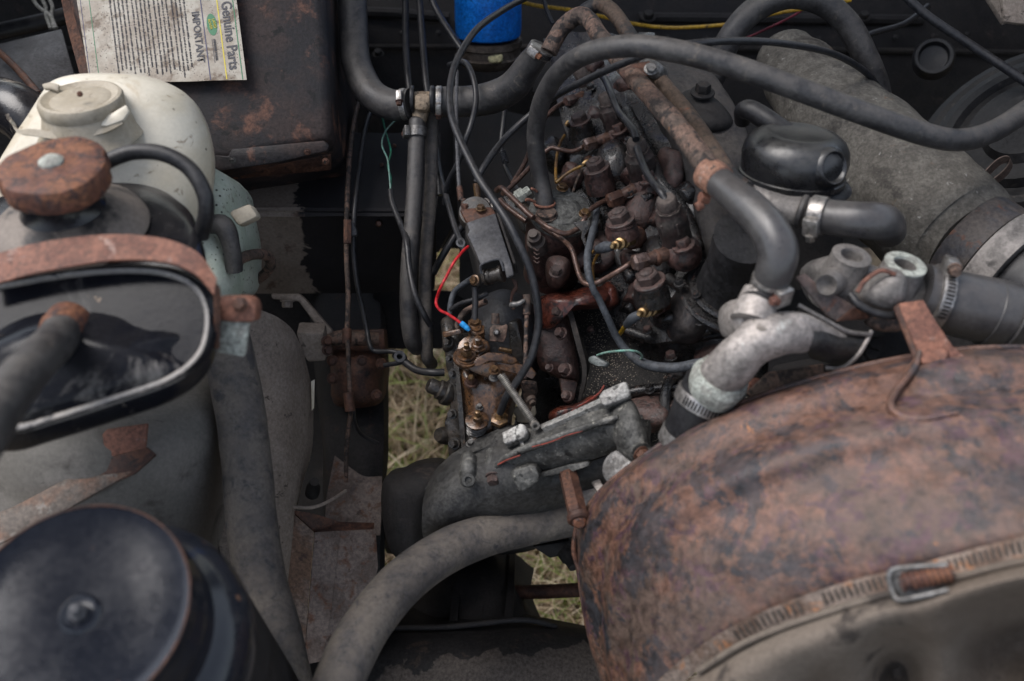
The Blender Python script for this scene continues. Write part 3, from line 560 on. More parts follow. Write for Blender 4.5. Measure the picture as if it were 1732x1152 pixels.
# ================================================================ frame rail, steering box, pale support
t = Thing('frame_rail', 'dark frame rail with a dusty patch running down beside the gap', 'frame rail')
t.add('rail', surf([[(520, 470, 1.5), (532, 620, 1.36), (545, 760, 1.3), (545, 900, 1.26), (520, 1250, 1.2)], [(548, 470, 1.46), (558, 620, 1.33), (560, 760, 1.27), (560, 900, 1.23), (540, 1250, 1.17)], [(640, 470, 1.46), (648, 620, 1.33), (648, 760, 1.27), (643, 900, 1.23), (640, 1250, 1.17)], [(654, 470, 1.6), (656, 620, 1.44), (655, 760, 1.38), (648, 900, 1.33), (646, 1250, 1.27)]], 7, 4, .01, .002), mat('rail paint', (.0155, .0145, .0145), (.024, .021, .021), (.05, .03, .022), s=18, lo3=.6, hi3=.72, r=(.5, .8), bump=.25, spec=.18))
t.add('dust_patch', surf([[(566, 770, 1.24), (600, 796, 1.232), (620, 806, 1.23), (646, 806, 1.23)], [(553, 840, 1.22), (585, 842, 1.212), (615, 842, 1.212), (646, 842, 1.212)], [(548, 905, 1.2), (580, 905, 1.195), (610, 905, 1.195), (643, 905, 1.195)]], 6, 5, .003, .002, 30), pale)
t = Thing('steering_box', 'rusty bolted bracket block on the frame rail', 'bracket')
t.add('body', puff([(560, 600, 1.27), (600, 594, 1.27), (640, 600, 1.27), (648, 640, 1.27), (640, 682, 1.27), (600, 690, 1.27), (565, 680, 1.27)], .08, 5, .4), rust_d, rough=.003, fr=45)
t.add('flange', plate([(556, 560, 1.27), (650, 556, 1.27), (652, 600, 1.27), (560, 606, 1.27)], .03, .003), rust_d)
t.add('shaft', tube([(552, 575, 1.24), (580, 572, 1.24), (640, 574, 1.25)], [9, 14, 11], 14, 4), rust_p)
for x, y in ((562, 610), (562, 640), (612, 610), (637, 668), (645, 615)): t.add('bolt', join(*hexb(P(x, y, 1.225), N_+R_*.2, 7, 7)), rust_d)
t = Thing('radiator_support', 'dusty pale folded support bracket below the frame rail', 'bracket')
t.add('top_flap', plate([(492, 862, 1.11), (530, 868, 1.12), (575, 882, 1.14), (634, 884, 1.16), (632, 897, 1.15), (575, 898, 1.13), (532, 901, 1.12)], .004, .001), rust_d)
t.add('left_face', plate([(494, 866, 1.11), (532, 900, 1.115), (514, 1125, 1.07), (470, 1065, 1.06)], .004, .001), mat('rust bled panel', (.15, .09, .06), (.19, .145, .12), (.075, .045, .035), s=24, lo3=.55, hi3=.66, r=(.65, .9), bump=.4, stretch=(1, 1, .35)))
t.add('middle_face', plate([(532, 900, 1.115), (576, 897, 1.13), (560, 1040, 1.09), (545, 1118, 1.075), (514, 1125, 1.07)], .004, .001), pale)
t.add('right_face', plate([(576, 897, 1.13), (636, 895, 1.15), (640, 960, 1.14), (600, 1110, 1.11), (545, 1118, 1.075)], .004, .001), pale)
one('thin_strap', 'thin curved metal strip resting on the pale bracket', 'strip', tube([(496, 858, 1.1), (530, 858, 1.1), (560, 846, 1.12), (585, 830, 1.15)], 3, 8, 5), wing)
one('drain_fitting', 'small round fitting between the grey panel and frame rail', 'fitting', lathe(P(528, 835, 1.14), P(532, 815, 1.12), [(0, 12), (.5, 12), (.6, 9), (1, 8)], 14), darkw)
one('pale_tape', 'narrow strip of pale tape on the grey panel edge', 'tape', plate([(526, 645, 1.165), (532, 642, 1.165), (531, 690, 1.165), (527, 695, 1.165)], .002, .0005), cream)
# ================================================================ brake pipes and thin wires on the left
t = Thing('brake_pipe', 'brown brake pipe running straight down the footwell panel', 'pipe')
t.add('pipe', tube([(605, 175, 1.3), (597, 215, 1.26), (590, 280, 1.22), (587, 350, 1.19), (586, 430, 1.19), (589, 500, 1.19), (587, 560, 1.18)], 4.2, 10, 6), rust_p)
t.add('union', rod((587, 556, 1.18), -U_*1+N_*.1, 26, 8, 12), rust_d)
t.add('pipe', tube([(588, 575, 1.17), (590, 620, 1.17), (592, 670, 1.17), (594, 690, 1.17), (590, 720, 1.18), (586, 760, 1.19), (585, 815, 1.2)], 4, 10, 5), rust_p)
t.add('union', rod((589, 664, 1.165), -U_+R_*.1, 32, 9, 12), rust_d)
t.add('clip', plate([(581, 374, 1.18), (597, 374, 1.18), (603, 390, 1.18), (604, 398, 1.18), (581, 402, 1.18)], .012, .002), slate)
t.add('clip_stud', rod((588, 372, 1.175), -U_, 40, 7, 6), rust_d)
one('brake_pipe', 'dark grey brake pipe beside the brown one', 'pipe', tube([(635, 170, 1.3), (618, 215, 1.26), (608, 280, 1.22), (600, 352, 1.19), (598, 420, 1.19), (604, 480, 1.2), (613, 520, 1.21), (621, 560, 1.21), (626, 585, 1.2), (635, 594, 1.2), (665, 595, 1.19), (683, 602, 1.19), (680, 612, 1.19), (650, 618, 1.2)], 4.2, 10, 6), cable_k)
one('thin_cable', 'thin black cable dropping beside the rusty bracket block', 'cable', tube([(598, 690, 1.19), (601, 715, 1.2), (612, 735, 1.22), (640, 750, 1.23)], 3, 8, 5), cable_k)
t = Thing('twisted_wire', 'pair of green wires hanging over the footwell panel', 'wires')
t.add('wire', tube([(647, 200, 1.25), (653, 225, 1.24), (661, 255, 1.22), (656, 280, 1.21), (661, 300, 1.2), (660, 325, 1.19)], 1.6, 6, 6), grn_w)
t.add('wire', tube([(668, 204, 1.25), (652, 222, 1.24), (646, 245, 1.22), (655, 268, 1.21), (658, 290, 1.2), (661, 325, 1.19)], 1.4, 6, 6), sea_w)
one('sheathed_cable', 'black sheathed cable falling from the green wires', 'cable', tube([(660, 322, 1.19), (664, 345, 1.18), (678, 380, 1.16), (688, 410, 1.13), (692, 450, 1.12), (701, 495, 1.11), (716, 530, 1.11), (728, 550, 1.12)], 5.2, 12, 6), cable_k)
t = Thing('battery_lead', 'black flexible lead with an eyelet reaching across the grass gap', 'lead')
t.add('lead', tube([(668, 600, 1.2), (684, 612, 1.19), (705, 626, 1.18), (730, 630, 1.17), (752, 630, 1.17)], 6.5, 12, 5), cable_k)
t.add('eyelet', lathe(P(676, 603, 1.19), P(676, 603, 1.184), [(0, 10), (1, 10), (1, 5), (0, 5), (0, 10)], 18, caps=False), slate)
# ================================================================ heater hoses, T piece, filter: the back of the bay
def clamp(t, A, B, r, sdir, band=None, scr=None, parent=None, slots=True, hs=1.0):
    """worm clamp round a hose: A,B the two edges of the band, r hose radius px, sdir the side the screw sits on"""
    band = band or steel_b; scr = scr or rust_d
    A, B = W(A), W(B); ax = (B-A); L = ax.length; axn = ax.normalized(); d = dep(A); k = d/F
    b = t.add('clamp', lathe(A, B, [(0, r*.98), (0, r*1.045), (.12, r*1.06), (.88, r*1.06), (1, r*1.045), (1, r*.98)], 32), band, parent)
    sd = (sdir-axn*sdir.dot(axn)).normalized(); tg = axn.cross(sd)
    C = (A+B)/2+sd*r*k*1.1
    if slots:
        S = []
        for i in range(14):
            a = (i-7)*.115+1.0; dr = sd*math.cos(a)+tg*math.sin(a); tt = tg*math.cos(a)-sd*math.sin(a)
            o = (A+B)/2+dr*r*k*1.065; hw = L*.3; hh = r*k*.028
            S.append(([o+axn*hw*x+tt*hh*y+dr*z*k*.6 for z in (0, 1) for x, y in ((-1, -1), (1, -1), (1, 1), (-1, 1))], [(4, 5, 6, 7), (0, 1, 5, 4), (1, 2, 6, 5), (2, 3, 7, 6), (3, 0, 4, 7)]))
        t.add('band_ridges', join(*S), dark, b, kind='stuff')
    h = px(9*hs, d)
    hb = [C+axn*x*L*.55+tg*y*h*1.4+sd*z*h for z in (-.4, 1) for x, y in ((-1, -1), (1, -1), (1, 1), (-1, 1))]
    bm = bmesh.new(); vs = [bm.verts.new(p) for p in hb]
    for f in ((0, 1, 2, 3), (4, 5, 6, 7), (0, 1, 5, 4), (1, 2, 6, 5), (2, 3, 7, 6), (3, 0, 4, 7)): bm.faces.new([vs[i] for i in f])
    bmesh.ops.recalc_face_normals(bm, faces=bm.faces); bmesh.ops.bevel(bm, geom=bm.edges[:], offset=h*.3, segments=2, affect='EDGES', profile=.5)
    bm.verts.index_update(); g = ([v.co.copy() for v in bm.verts], [tuple(v.index for v in f.verts) for f in bm.faces]); bm.free()
    t.add('screw_housing', g, band, b)
    s0 = C+tg*h*1.2+sd*h*.35
    t.add('screw', join(*hexb(s0, tg, 6.5*hs, 8*hs, 1.25, .3)), scr, b)
t = Thing('heater_hose', 'wide black heater hose bending from the top down to the tee piece', 'hose')
t.add('hose', tube([(590, -90, 1.26), (596, 0, 1.24), (598, 60, 1.23), (604, 112, 1.21), (628, 158, 1.19), (665, 178, 1.18), (697, 175, 1.17)], 25, 22, 8, wob=.02), rubber)
clamp(t, (679, 177, 1.172), (688, 176, 1.171), 25, U_*.2+N_*.8-R_*.0, hs=.8, slots=False)
t = Thing('heater_hose', 'wide black heater hose from the tee piece up to the rusty twin pipes', 'hose')
t.add('hose', tube([(733, 172, 1.17), (780, 172, 1.17), (830, 166, 1.16), (868, 146, 1.14), (893, 112, 1.12), (915, 84, 1.1)], [25, 26, 27, 26, 23, 20], 22, 8, wob=.02), rubber)
clamp(t, (739, 172, 1.165), (748, 172, 1.165), 25, N_*.8-U_*.6, hs=.8, slots=False)
clamp(t, (910, 92, 1.105), (917, 80, 1.1), 21, N_*.9-R_*.3-U_*.1, hs=.8, scr=rust_cap)
t = Thing('tee_piece', 'dirty brass tee connector joining the heater hoses', 'connector')
t.add('tee', join(tube([(700, 172, 1.165), (716, 172, 1.165), (732, 172, 1.165)], 17, 18, 4), tube([(712, 172, 1.165), (711, 190, 1.165), (709, 212, 1.165)], [16, 14, 11], 18, 4), plate([(699, 158, 1.145), (728, 156, 1.145), (731, 172, 1.145), (720, 188, 1.145), (701, 186, 1.145)], .02, .005)), mat('dirty tan plastic', (.2, .145, .095), (.28, .215, .15), (.08, .055, .038), s=45, r=(.5, .75), bump=.4))
for a, b in ((695, 701), (728, 735)): t.add('collar', lathe(P(a, 168, 1.16), P(b, 168, 1.16), [(0, 22), (.2, 23), (.8, 23), (1, 22)], 24), rubber_k)
t = Thing('heater_hose', 'grey vertical hose hanging below the tee piece', 'hose')
t.add('hose', tube([(706, 205, 1.165), (704, 260, 1.16), (701, 330, 1.155), (696, 400, 1.15), (691, 470, 1.15), (691, 530, 1.155), (697, 575, 1.165), (706, 588, 1.18)], 14.5, 18, 8, rnd=.6), rubber)
clamp(t, (706, 217, 1.162), (706, 233, 1.16), 15, -R_+N_*.3, hs=.8, slots=False, band=steel)
one('heater_hose', 'brown stained hose beside the grey vertical hose', 'hose', tube([(731, 190, 1.19), (730, 260, 1.185), (728, 340, 1.18), (722, 410, 1.175), (719, 480, 1.17), (720, 550, 1.17), (722, 600, 1.18), (730, 616, 1.2)], 11, 16, 8, rnd=.6), rubber_b)
t = Thing('fuel_filter', 'blue canister filter with a brown bowl and drain tap', 'filter')
fA = P(826, 72, 1.36); fax = (U_*.86+N_*.5).normalized()
t.add('canister', lathe(P(826, 62, 1.36), P(826, 62, 1.36)+fax*.25, [(0, 50), (.01, 54), (.04, 56), (.95, 56), (1, 48)], 36), bluem)
t.add('bowl', lathe(P(826, 66, 1.362), P(826, 66, 1.362)-fax*.04, [(0, 57), (.2, 57), (.25, 54), (.5, 54), (.55, 58), (.7, 54), (.9, 44), (1, 26)], 36), mat('varnished bowl', (.07, .055, .045), (.11, .09, .075), (.035, .028, .025), s=50, r=(.4, .65), metal=.3, bump=.25))
t.add('drain_tap', plate([(825, 92, 1.33), (850, 90, 1.33), (851, 101, 1.33), (845, 106, 1.33), (830, 106, 1.33), (825, 101, 1.33)], .012, .003), mat('yellowed plastic', (.38, .35, .2), (.3, .27, .15), s=60, bump=.05))
t.add('bracket', plate([(856, 108, 1.38), (876, 104, 1.38), (876, 132, 1.38), (856, 136, 1.38)], .012), dark)
def cab(label, pts, r, m=None, name='black_cable', cat='cable', seg=10, **k): return one(name, label, cat, tube(pts, r, seg, 7, **k), m or cable_k)
cab('long black cable arcing from the blue filter down to the injection pump', [(930, -22, 1.3), (882, 0, 1.22), (846, 20, 1.16), (806, 50, 1.1), (776, 95, 1.06), (763, 135, 1.04), (761, 180, 1.02), (772, 222, 1.0), (807, 296, .97), (831, 333, .96), (858, 374, .95), (877, 411, .945), (895, 452, .945), (907, 500, .95), (911, 543, .96), (907, 574, .965), (897, 608, .97), (876, 643, .98), (857, 670, .99), (846, 698, 1.01)], 6.3)
cab('thin black cable loop hanging behind the long cable', [(760, 110, 1.2), (785, 105, 1.16), (800, 130, 1.14), (805, 170, 1.13), (797, 210, 1.12), (786, 240, 1.12), (775, 275, 1.13), (758, 310, 1.15), (752, 345, 1.17)], 5)
cab('black cable slanting from the top toward the blue filter', [(722, -20, 1.28), (740, 20, 1.27), (765, 60, 1.25), (782, 85, 1.24)], 5.5)
cab('vertical black cable at the top just right of the heater hose', [(686, -20, 1.3), (686, 60, 1.28), (690, 130, 1.25), (700, 200, 1.24), (712, 290, 1.23)], 6)
cab('vertical black cable behind the tee piece', [(708, -20, 1.3), (714, 60, 1.28), (722, 150, 1.25), (736, 230, 1.25), (744, 330, 1.24)], 6)
cab('black tube running down behind the bracket box', [(737, 240, 1.24), (744, 290, 1.2), (757, 340, 1.15), (770, 385, 1.12), (786, 425, 1.09)], 5)
cab('dark cable crossing behind the bracket box toward the hoses', [(800, 360, 1.2), (775, 392, 1.19), (750, 430, 1.19), (733, 462, 1.2)], 6)
t = Thing('control_cable', 'ribbed steel sheathed cable dropping to the bracket box', 'cable')
t.add('sheath', tube([(773, 120, 1.16), (772, 180, 1.13), (773, 240, 1.1), (775, 290, 1.08), (777, 318, 1.07)], 3.4, 10, 14, ripple=(.0035, .12)), slate)
t.add('ferrule', rod((777, 316, 1.07), -U_+N_*.3+R_*.15, 26, 5.5, 12), rust_d)
t.add('locknut', join(*hexb(P(786, 356, 1.05), U_*.8+N_*.5, 7, 9)), rust_d)
t.add('rod', rod((783, 337, 1.058), -U_*.8-N_*.3+R_*.22, 22, 4.5, 12), rust_p)
t = Thing('stop_cable', 'black bowden cable sweeping up from the bracket box past the rusty pipes', 'cable')
t.add('sheath', tube([(806, 308, 1.05), (812, 294, 1.05), (832, 262, 1.06), (862, 226, 1.08), (906, 187, 1.08), (935, 166, 1.06), (960, 151, 1.03), (1015, 124, .99), (1075, 99, .95), (1120, 83, .93), (1180, 73, .93), (1250, 69, .96), (1320, 73, .99), (1400, 88, 1.04), (1450, 112, 1.08), (1480, 140, 1.12), (1491, 180, 1.16)], 6, 12, 7), cable_k)
t.add('ferrule', rod((805, 310, 1.05), -U_*.9-N_*.2+R_*.1, 36, 5.5, 12), brass_d)
t.add('locknut', join(*hexb(P(813, 354, 1.04), U_*.8+N_*.5, 7, 6)), brass_d)
# rusty twin water pipes
t = Thing('water_pipe', 'mottled rusty steel pipe crossing diagonally over the engine', 'pipe')
t.add('pipe', tube([(928, 88, 1.1), (938, 68, 1.1), (954, 44, 1.1), (981, 26, 1.09), (1000, 38, 1.08), (1014, 60, 1.06), (1062, 118, 1.0), (1100, 162, .95), (1142, 209, .91), (1182, 262, .87), (1212, 300, .84)], [14.5, 14.5, 14.5, 14.5, 14.5, 15, 16, 17, 18, 20, 21], 20, 7, wob=.04), rust_p)
t.add('bracket_tab', plate([(1046, 122, .99), (1070, 108, .98), (1098, 102, .98), (1108, 118, .98), (1090, 130, .98), (1064, 150, .98)], .005, .001), rust_d)
t = Thing('water_pipe', 'second rusty pipe with black paint lying behind the first', 'pipe')
t.add('pipe', tube([(976, 34, 1.13), (994, 16, 1.13), (1018, 8, 1.12), (1040, 24, 1.1), (1066, 62, 1.07), (1095, 106, 1.03), (1125, 148, 1.0), (1160, 190, .97), (1200, 246, .93), (1232, 296, .9), (1262, 322, .88)], 14, 18, 7, wob=.03), mat('half painted pipe', (.02, .02, .022), (.09, .062, .045), (.14, .055, .03), s=22, lo=.42, hi=.52, lo3=.62, hi3=.72, r=(.45, .8), bump=.4))
t.add('band_clip', tube([(1092, 112, 1.02), (1103, 116, 1.0), (1118, 126, 1.01)], 14, 12, 4), steel)
wA, hB = hexb(P(1101, 117, .965), N_+U_*.3, 9, 6); t.add('bolt', join(wA, hB), steel)
# big hose over the engine
t = Thing('vacuum_hose', 'long dusty black hose arching over the engine from the round pump', 'hose')
t.add('hose', tube([(924, 362, 1.09), (921, 340, 1.085), (914, 300, 1.08), (906, 245, 1.06), (909, 200, 1.04), (922, 158, 1.01), (950, 118, .97), (995, 90, .93), (1060, 78, .9), (1130, 84, .885), (1220, 106, .88), (1340, 147, .88), (1450, 188, .885), (1550, 223, .9), (1620, 237, .92), (1680, 222, .95), (1740, 185, .99), (1800, 150, 1.02)], [15.5, 15.5, 15, 15, 15.5, 16, 17, 18, 19, 19.5, 20, 20, 20, 19.5, 19, 18.5, 18, 17], 22, 8, wob=.02), rubber)
t.add('wire_clip', tube([P(921, 344, 1.085)+(R_*math.cos(a)+(N_*.8-U_*.5)*math.sin(a))*px(17, 1.085) for a in [i/16*2*math.pi for i in range(17)]], 2.4, 8, 2), rust_strap)
t.add('wire_clip_end', tube([(905, 342, 1.072), (896, 338, 1.068), (889, 338, 1.066)], 2.6, 8, 3), rust_strap)
t.add('wire_clip_end', tube([(908, 324, 1.075), (902, 320, 1.07), (898, 319, 1.07)], 2.4, 8, 3), rust_strap)
# arch hose at the top right
one('arch_hose', 'thick grey hose arching behind the long black hose', 'hose', tube([(1196, 150, 1.22), (1212, 118, 1.21), (1236, 62, 1.19), (1275, 18, 1.18), (1330, -6, 1.17), (1385, 2, 1.18), (1430, 36, 1.19), (1462, 92, 1.2), (1484, 150, 1.22), (1492, 215, 1.25)], 21, 20, 8, wob=.02), rubber)
t = Thing('yellow_wire', 'yellow wire crossing behind the rusty pipe bend', 'wire')
t.add('wire', tube([(876, 2, 1.4), (910, 10, 1.4), (960, 16, 1.4), (1010, 26, 1.42), (1060, 38, 1.42), (1102, 45, 1.42)], 3.2, 8, 5), yel_w)
one('yellow_wire', 'bright yellow wire running behind the arching hose', 'wire', tube([(1102, 45, 1.38), (1150, 47, 1.36), (1240, 40, 1.33), (1310, 23, 1.3), (1385, 11, 1.27), (1440, 0, 1.26)], 3.2, 8, 5), yel_w)
one('red_wire', 'dull red wire slanting behind the arching hose', 'wire', tube([(1250, 70, 1.34), (1290, 52, 1.33), (1345, 25, 1.32), (1370, 5, 1.32)], 2, 8, 4), mat('dull red wire', (.16, .012, .03), (.1, .01, .02), bump=0))
cab('grey black cable dangling left of the yellow wire', [(918, -10, 1.36), (924, 15, 1.36), (935, 40, 1.36)], 3.5)
cab('black rod crossing the top right corner in front of the ribbed drum', [(1500, -40, 1.2), (1560, 20, 1.19), (1640, 75, 1.18), (1740, 142, 1.16), (1800, 185, 1.15)], 8)
cab('dark cable hanging in the gloom beside the black rod', [(1570, 10, 1.4), (1530, 40, 1.38), (1480, 55, 1.37), (1440, 70, 1.36)], 5)
# small dark plumbing near middle back
t = Thing('fuel_line', 'dark cable with a steel end passing behind the round pump', 'pipe')
t.add('line', tube([(857, 150, 1.28), (852, 200, 1.26), (848, 245, 1.25), (854, 280, 1.24), (868, 310, 1.22), (885, 335, 1.2)], 4, 8, 6), cable_k)
t.add('coil', helix((849, 255, 1.24), (855, 275, 1.23), 5, 1.4, 6), slate)
# ================================================================ intake duct, brake drum-like servo
t = Thing('intake_duct', 'large mottled grey intake duct lying across the right side', 'duct')
cs = [((1318, 82), 1.22, 34), ((1328, 96), 1.21, 52), ((1358, 135), 1.19, 66), ((1408, 196), 1.15, 84), ((1455, 248), 1.12, 96), ((1512, 305), 1.08, 105), ((1570, 360), 1.05, 108), ((1618, 400), 1.03, 104), ((1650, 424), 1.01, 94)]
t.add('duct', tube([(x, y, d) for (x, y), d, r in cs], [r for _, _, r in cs], 48, 7, wob=.05), ductm)
axd = (P(1690, 450, 1.0)-P(1640, 415, 1.02)).normalized()
b1 = P(1650, 424, 1.01)
t.add('band', lathe(b1-axd*.012, b1+axd*.02, [(0, 84), (0, 95), (.2, 98), (1, 98), (1, 88)], 44, ref=b1), mat('dark band', (.035, .035, .04), (.06, .05, .045), (.09, .04, .025), s=30, r=(.45, .7)))
b2 = b1+axd*.026
t.add('band', lathe(b2-axd*.004, b2+axd*.022, [(0, 90), (0, 103), (.3, 105), (1, 104), (1, 90)], 44, ref=b2), alu_d)
b3 = b1+axd*.05
t.add('bellows', lathe(b3, b3+axd*.15, [(i/16, 95 if i % 2 else 90) for i in range(17)], 40, ref=b3), rubber_k)
one('pull_strap', 'small brown looped strap behind the grey duct', 'strap', ribbon(*[[(x+k*4, y+k*10, z+k*.012) for x, y, z in [(1634, 322, 1.1), (1655, 300, 1.1), (1682, 272, 1.1), (1700, 263, 1.1), (1709, 268, 1.105), (1702, 284, 1.11), (1680, 303, 1.112), (1655, 316, 1.112), (1640, 324, 1.11)]] for k in (0, 1)], .0012, 6), mat('brown strap', (.11, .075, .062), (.15, .11, .09), s=60, r=(.6, .8)))
t = Thing('brake_servo', 'large black ribbed brake servo in the top right corner', 'servo')
sA = P(1745, 240, 1.17); sax = (-R_*.62+U_*.45+N_*.64).normalized()
t.add('shell', lathe(sA-sax*.09, sA+sax*.02, [(0, 205), (.3, 225), (.5, 232), (.62, 228), (.66, 214), (.76, 210), (.78, 190), (.86, 186), (.84, 172), (.92, 166), (.94, 150), (1.02, 142), (1.02, 128), (.95, 122), (.95, 106), (1.05, 98), (1.06, 70), (1.15, 60), (1.15, 5)], 56, ref=sA), mat('dull black servo', (.011, .011, .012), (.018, .0175, .018), (.04, .035, .032), s=20, r=(.4, .7), bump=.15, spec=.3))
t.add('clamp_band', lathe(sA-sax*.05, sA-sax*.034, [(0, 226), (0, 240), (.5, 243), (1, 240), (1, 226)], 56, ref=sA), mat('chipped black band', (.016, .016, .018), (.028, .024, .024), (.13, .07, .045), s=26, lo3=.62, hi3=.7, r=(.4, .7)))
one('steel_bracket', 'dusty corner bracket at the very top right edge', 'bracket', join(plate([(1690, -40, 1.14), (1745, -40, 1.14), (1760, 40, 1.14), (1725, 40, 1.14), (1700, 36, 1.14)], .008, .002), plate([(1655, -30, 1.2), (1680, -30, 1.2), (1712, 34, 1.2), (1700, 40, 1.2)], .01)), wing)
one('wing_floor', 'dark dirty ledge between the grey duct and the brake servo', 'panel', surf([[(1480, 130, 1.34), (1600, 260, 1.24), (1740, 330, 1.16), (1900, 380, 1.1)], [(1420, 330, 1.34), (1560, 420, 1.26), (1740, 560, 1.2), (1900, 600, 1.12)]], 6, 6, .006, .012, 14), dark)
# ================================================================ engine: block, head, rocker cover
BU = (N_*.55+U_*.75-R_*.35).normalized()       # "up" of the leaning injectors and head bolts
t = Thing('engine_block', 'black oily engine block and cylinder head in the middle of the bay', 'engine')
t.add('cylinder_head', surf([[(915, 60, 1.36), (940, 150, 1.27), (960, 250, 1.2), (985, 370, 1.14), (1020, 480, 1.1), (1060, 580, 1.08)], [(985, 60, 1.3), (1010, 150, 1.22), (1040, 250, 1.15), (1070, 370, 1.09), (1095, 480, 1.05), (1120, 580, 1.03)], [(1060, 60, 1.26), (1085, 150, 1.18), (1120, 250, 1.11), (1165, 370, 1.05), (1190, 480, 1.02), (1200, 570, 1.0)], [(1110, 60, 1.22), (1130, 150, 1.14), (1170, 250, 1.08), (1220, 370, 1.02), (1250, 480, 1.0), (1270, 560, .99)]], 7, 6, .08, .014, 16), grease)
t.add('head_side', surf([[(1060, 545, 1.075), (1110, 548, 1.04), (1180, 530, 1.01), (1260, 490, .99)], [(1075, 575, 1.08), (1120, 585, 1.045), (1190, 575, 1.015), (1270, 540, .99)], [(1075, 610, 1.09), (1120, 615, 1.06), (1190, 612, 1.03), (1260, 590, 1.0)]], 7, 6, .03, .007, 30), grease)
t.add('cylinder_block', surf([[(955, 470, 1.16), (1030, 500, 1.13), (1110, 570, 1.1), (1220, 590, 1.05), (1420, 560, 1.05)], [(965, 560, 1.14), (1040, 580, 1.115), (1120, 615, 1.08), (1220, 620, 1.04), (1420, 600, 1.04)], [(975, 640, 1.11), (1050, 645, 1.09), (1120, 650, 1.07), (1220, 655, 1.03), (1420, 650, 1.03)], [(950, 720, 1.1), (1050, 720, 1.08), (1120, 720, 1.06), (1220, 720, 1.02), (1420, 700, 1.02)], [(900, 860, 1.12), (1050, 850, 1.1), (1120, 850, 1.08), (1220, 850, 1.04), (1420, 800, 1.03)]], 7, 6, .06, .004, 26), grit)
t.add('pump_shade_fill', surf([[(890, 560, 1.26), (940, 560, 1.22), (1000, 570, 1.18)], [(885, 640, 1.24), (940, 640, 1.2), (1000, 640, 1.16)], [(860, 760, 1.2), (920, 760, 1.17), (1000, 760, 1.13)]], 5, 5, .02, .006, 24), grease)  # dark backing added to blacken the opening beside the injection pump
# smooth port bosses on the head
for i, (x, y, d) in enumerate([(1170, 545, .985), (1110, 460, 1.03), (1085, 372, 1.07), (1040, 300, 1.12)]):
    d += .035
    t.add('port_boss', puff([(x-42, y+14, d), (x-30, y-44, d), (x+4, y-66, d), (x+30, y-40, d), (x+34, y+4, d), (x+10, y+34, d), (x-24, y+36, d)], .05, 7, .75), (grease if i % 2 else redox) if i else mat('stained head paint', (.02, .019, .02), (.045, .038, .036), (.15, .07, .045), s=38, lo3=.6, hi3=.7, r=(.3, .6), bump=.4), rough=.002)
t.add('water_port', lathe(P(1050, 497, 1.1), P(1046, 482, 1.085), [(0, 20), (.7, 18), (1, 14), (.5, 9), (.5, 1)], 20), grease)
for x, y, dd, r in [(962, 330, 1.15, 9), (1000, 395, 1.1, 10), (1066, 330, 1.08, 8), (1120, 505, 1.0, 9), (1150, 480, .985, 8), (1010, 440, 1.08, 9), (1185, 545, .985, 8), (1036, 196, 1.17, 7), (1064, 240, 1.12, 7), (1096, 560, 1.03, 7), (1024, 360, 1.11, 7), (1000, 150, 1.22, 7), (1205, 480, .97, 8), (1178, 500, .975, 6), (1136, 604, 1.03, 9), (1210, 640, 1.0, 10), (1024, 660, 1.07, 9), (1100, 660, 1.05, 8), (1140, 690, 1.04, 9), (1036, 556, 1.09, 6), (1000, 560, 1.1, 6)]:
    g1, g2 = hexb(P(x, y, dd), BU, r, r*.9, 1.35, .35, ph=x % 3); k2 = t.add('stud_nut', g2, grease if (x+y) % 3 else redox); t.add('washer', g1, grease, k2)
for pts, r in [([(1130, 470, 1.03), (1170, 500, 1.0), (1205, 520, .99), (1240, 505, .985)], 9), ([(985, 300, 1.17), (1010, 340, 1.13), (1030, 380, 1.1), (1046, 430, 1.08), (1070, 470, 1.06)], 12), ([(1060, 190, 1.14), (1090, 250, 1.1), (1118, 310, 1.07), (1150, 350, 1.05), (1180, 420, 1.02)], 13), ([(1060, 560, 1.06), (1100, 572, 1.045), (1150, 570, 1.02), (1200, 556, 1.0)], 9), ([(990, 690, 1.08), (1050, 668, 1.06), (1110, 656, 1.05), (1170, 655, 1.03)], 8), ([(1130, 720, 1.04), (1125, 690, 1.04), (1130, 650, 1.04), (1150, 628, 1.03)], 10)]:
    t.add('casting_rib', tube(pts, r, 14, 8, wob=.35, rnd=.5), grease)
for x, y, dd, r, m_ in [(968, 300, 1.17, 22, redox), (940, 262, 1.24, 26, grease), (1020, 250, 1.19, 20, redox), (1072, 300, 1.1, 18, redox), (1010, 425, 1.1, 20, redox), (985, 440, 1.12, 22, redox), (1064, 440, 1.07, 18, redox), (1030, 500, 1.09, 18, redox_w), (1080, 500, 1.06, 20, redox), (1062, 520, 1.08, 14, grease), (1130, 540, 1.03, 20, grease), (1140, 400, 1.05, 22, grease), (1118, 370, 1.07, 16, redox), (1090, 340, 1.09, 16, grease), (1006, 200, 1.22, 20, redox), (1060, 150, 1.2, 20, redox), (1000, 110, 1.26, 22, redox), (1160, 330, 1.06, 20, grease)]:
    ol = [(x+r*math.cos(q)*(1+.25*math.sin(3*q+x)), y+r*math.sin(q)*(1.1+.2*math.cos(2*q+y)), dd) for q in [i*2*math.pi/9 for i in range(9)]]
    t.add('casting_lump', puff(ol, .035, 4, .65), m_, rough=.003, fr=60)
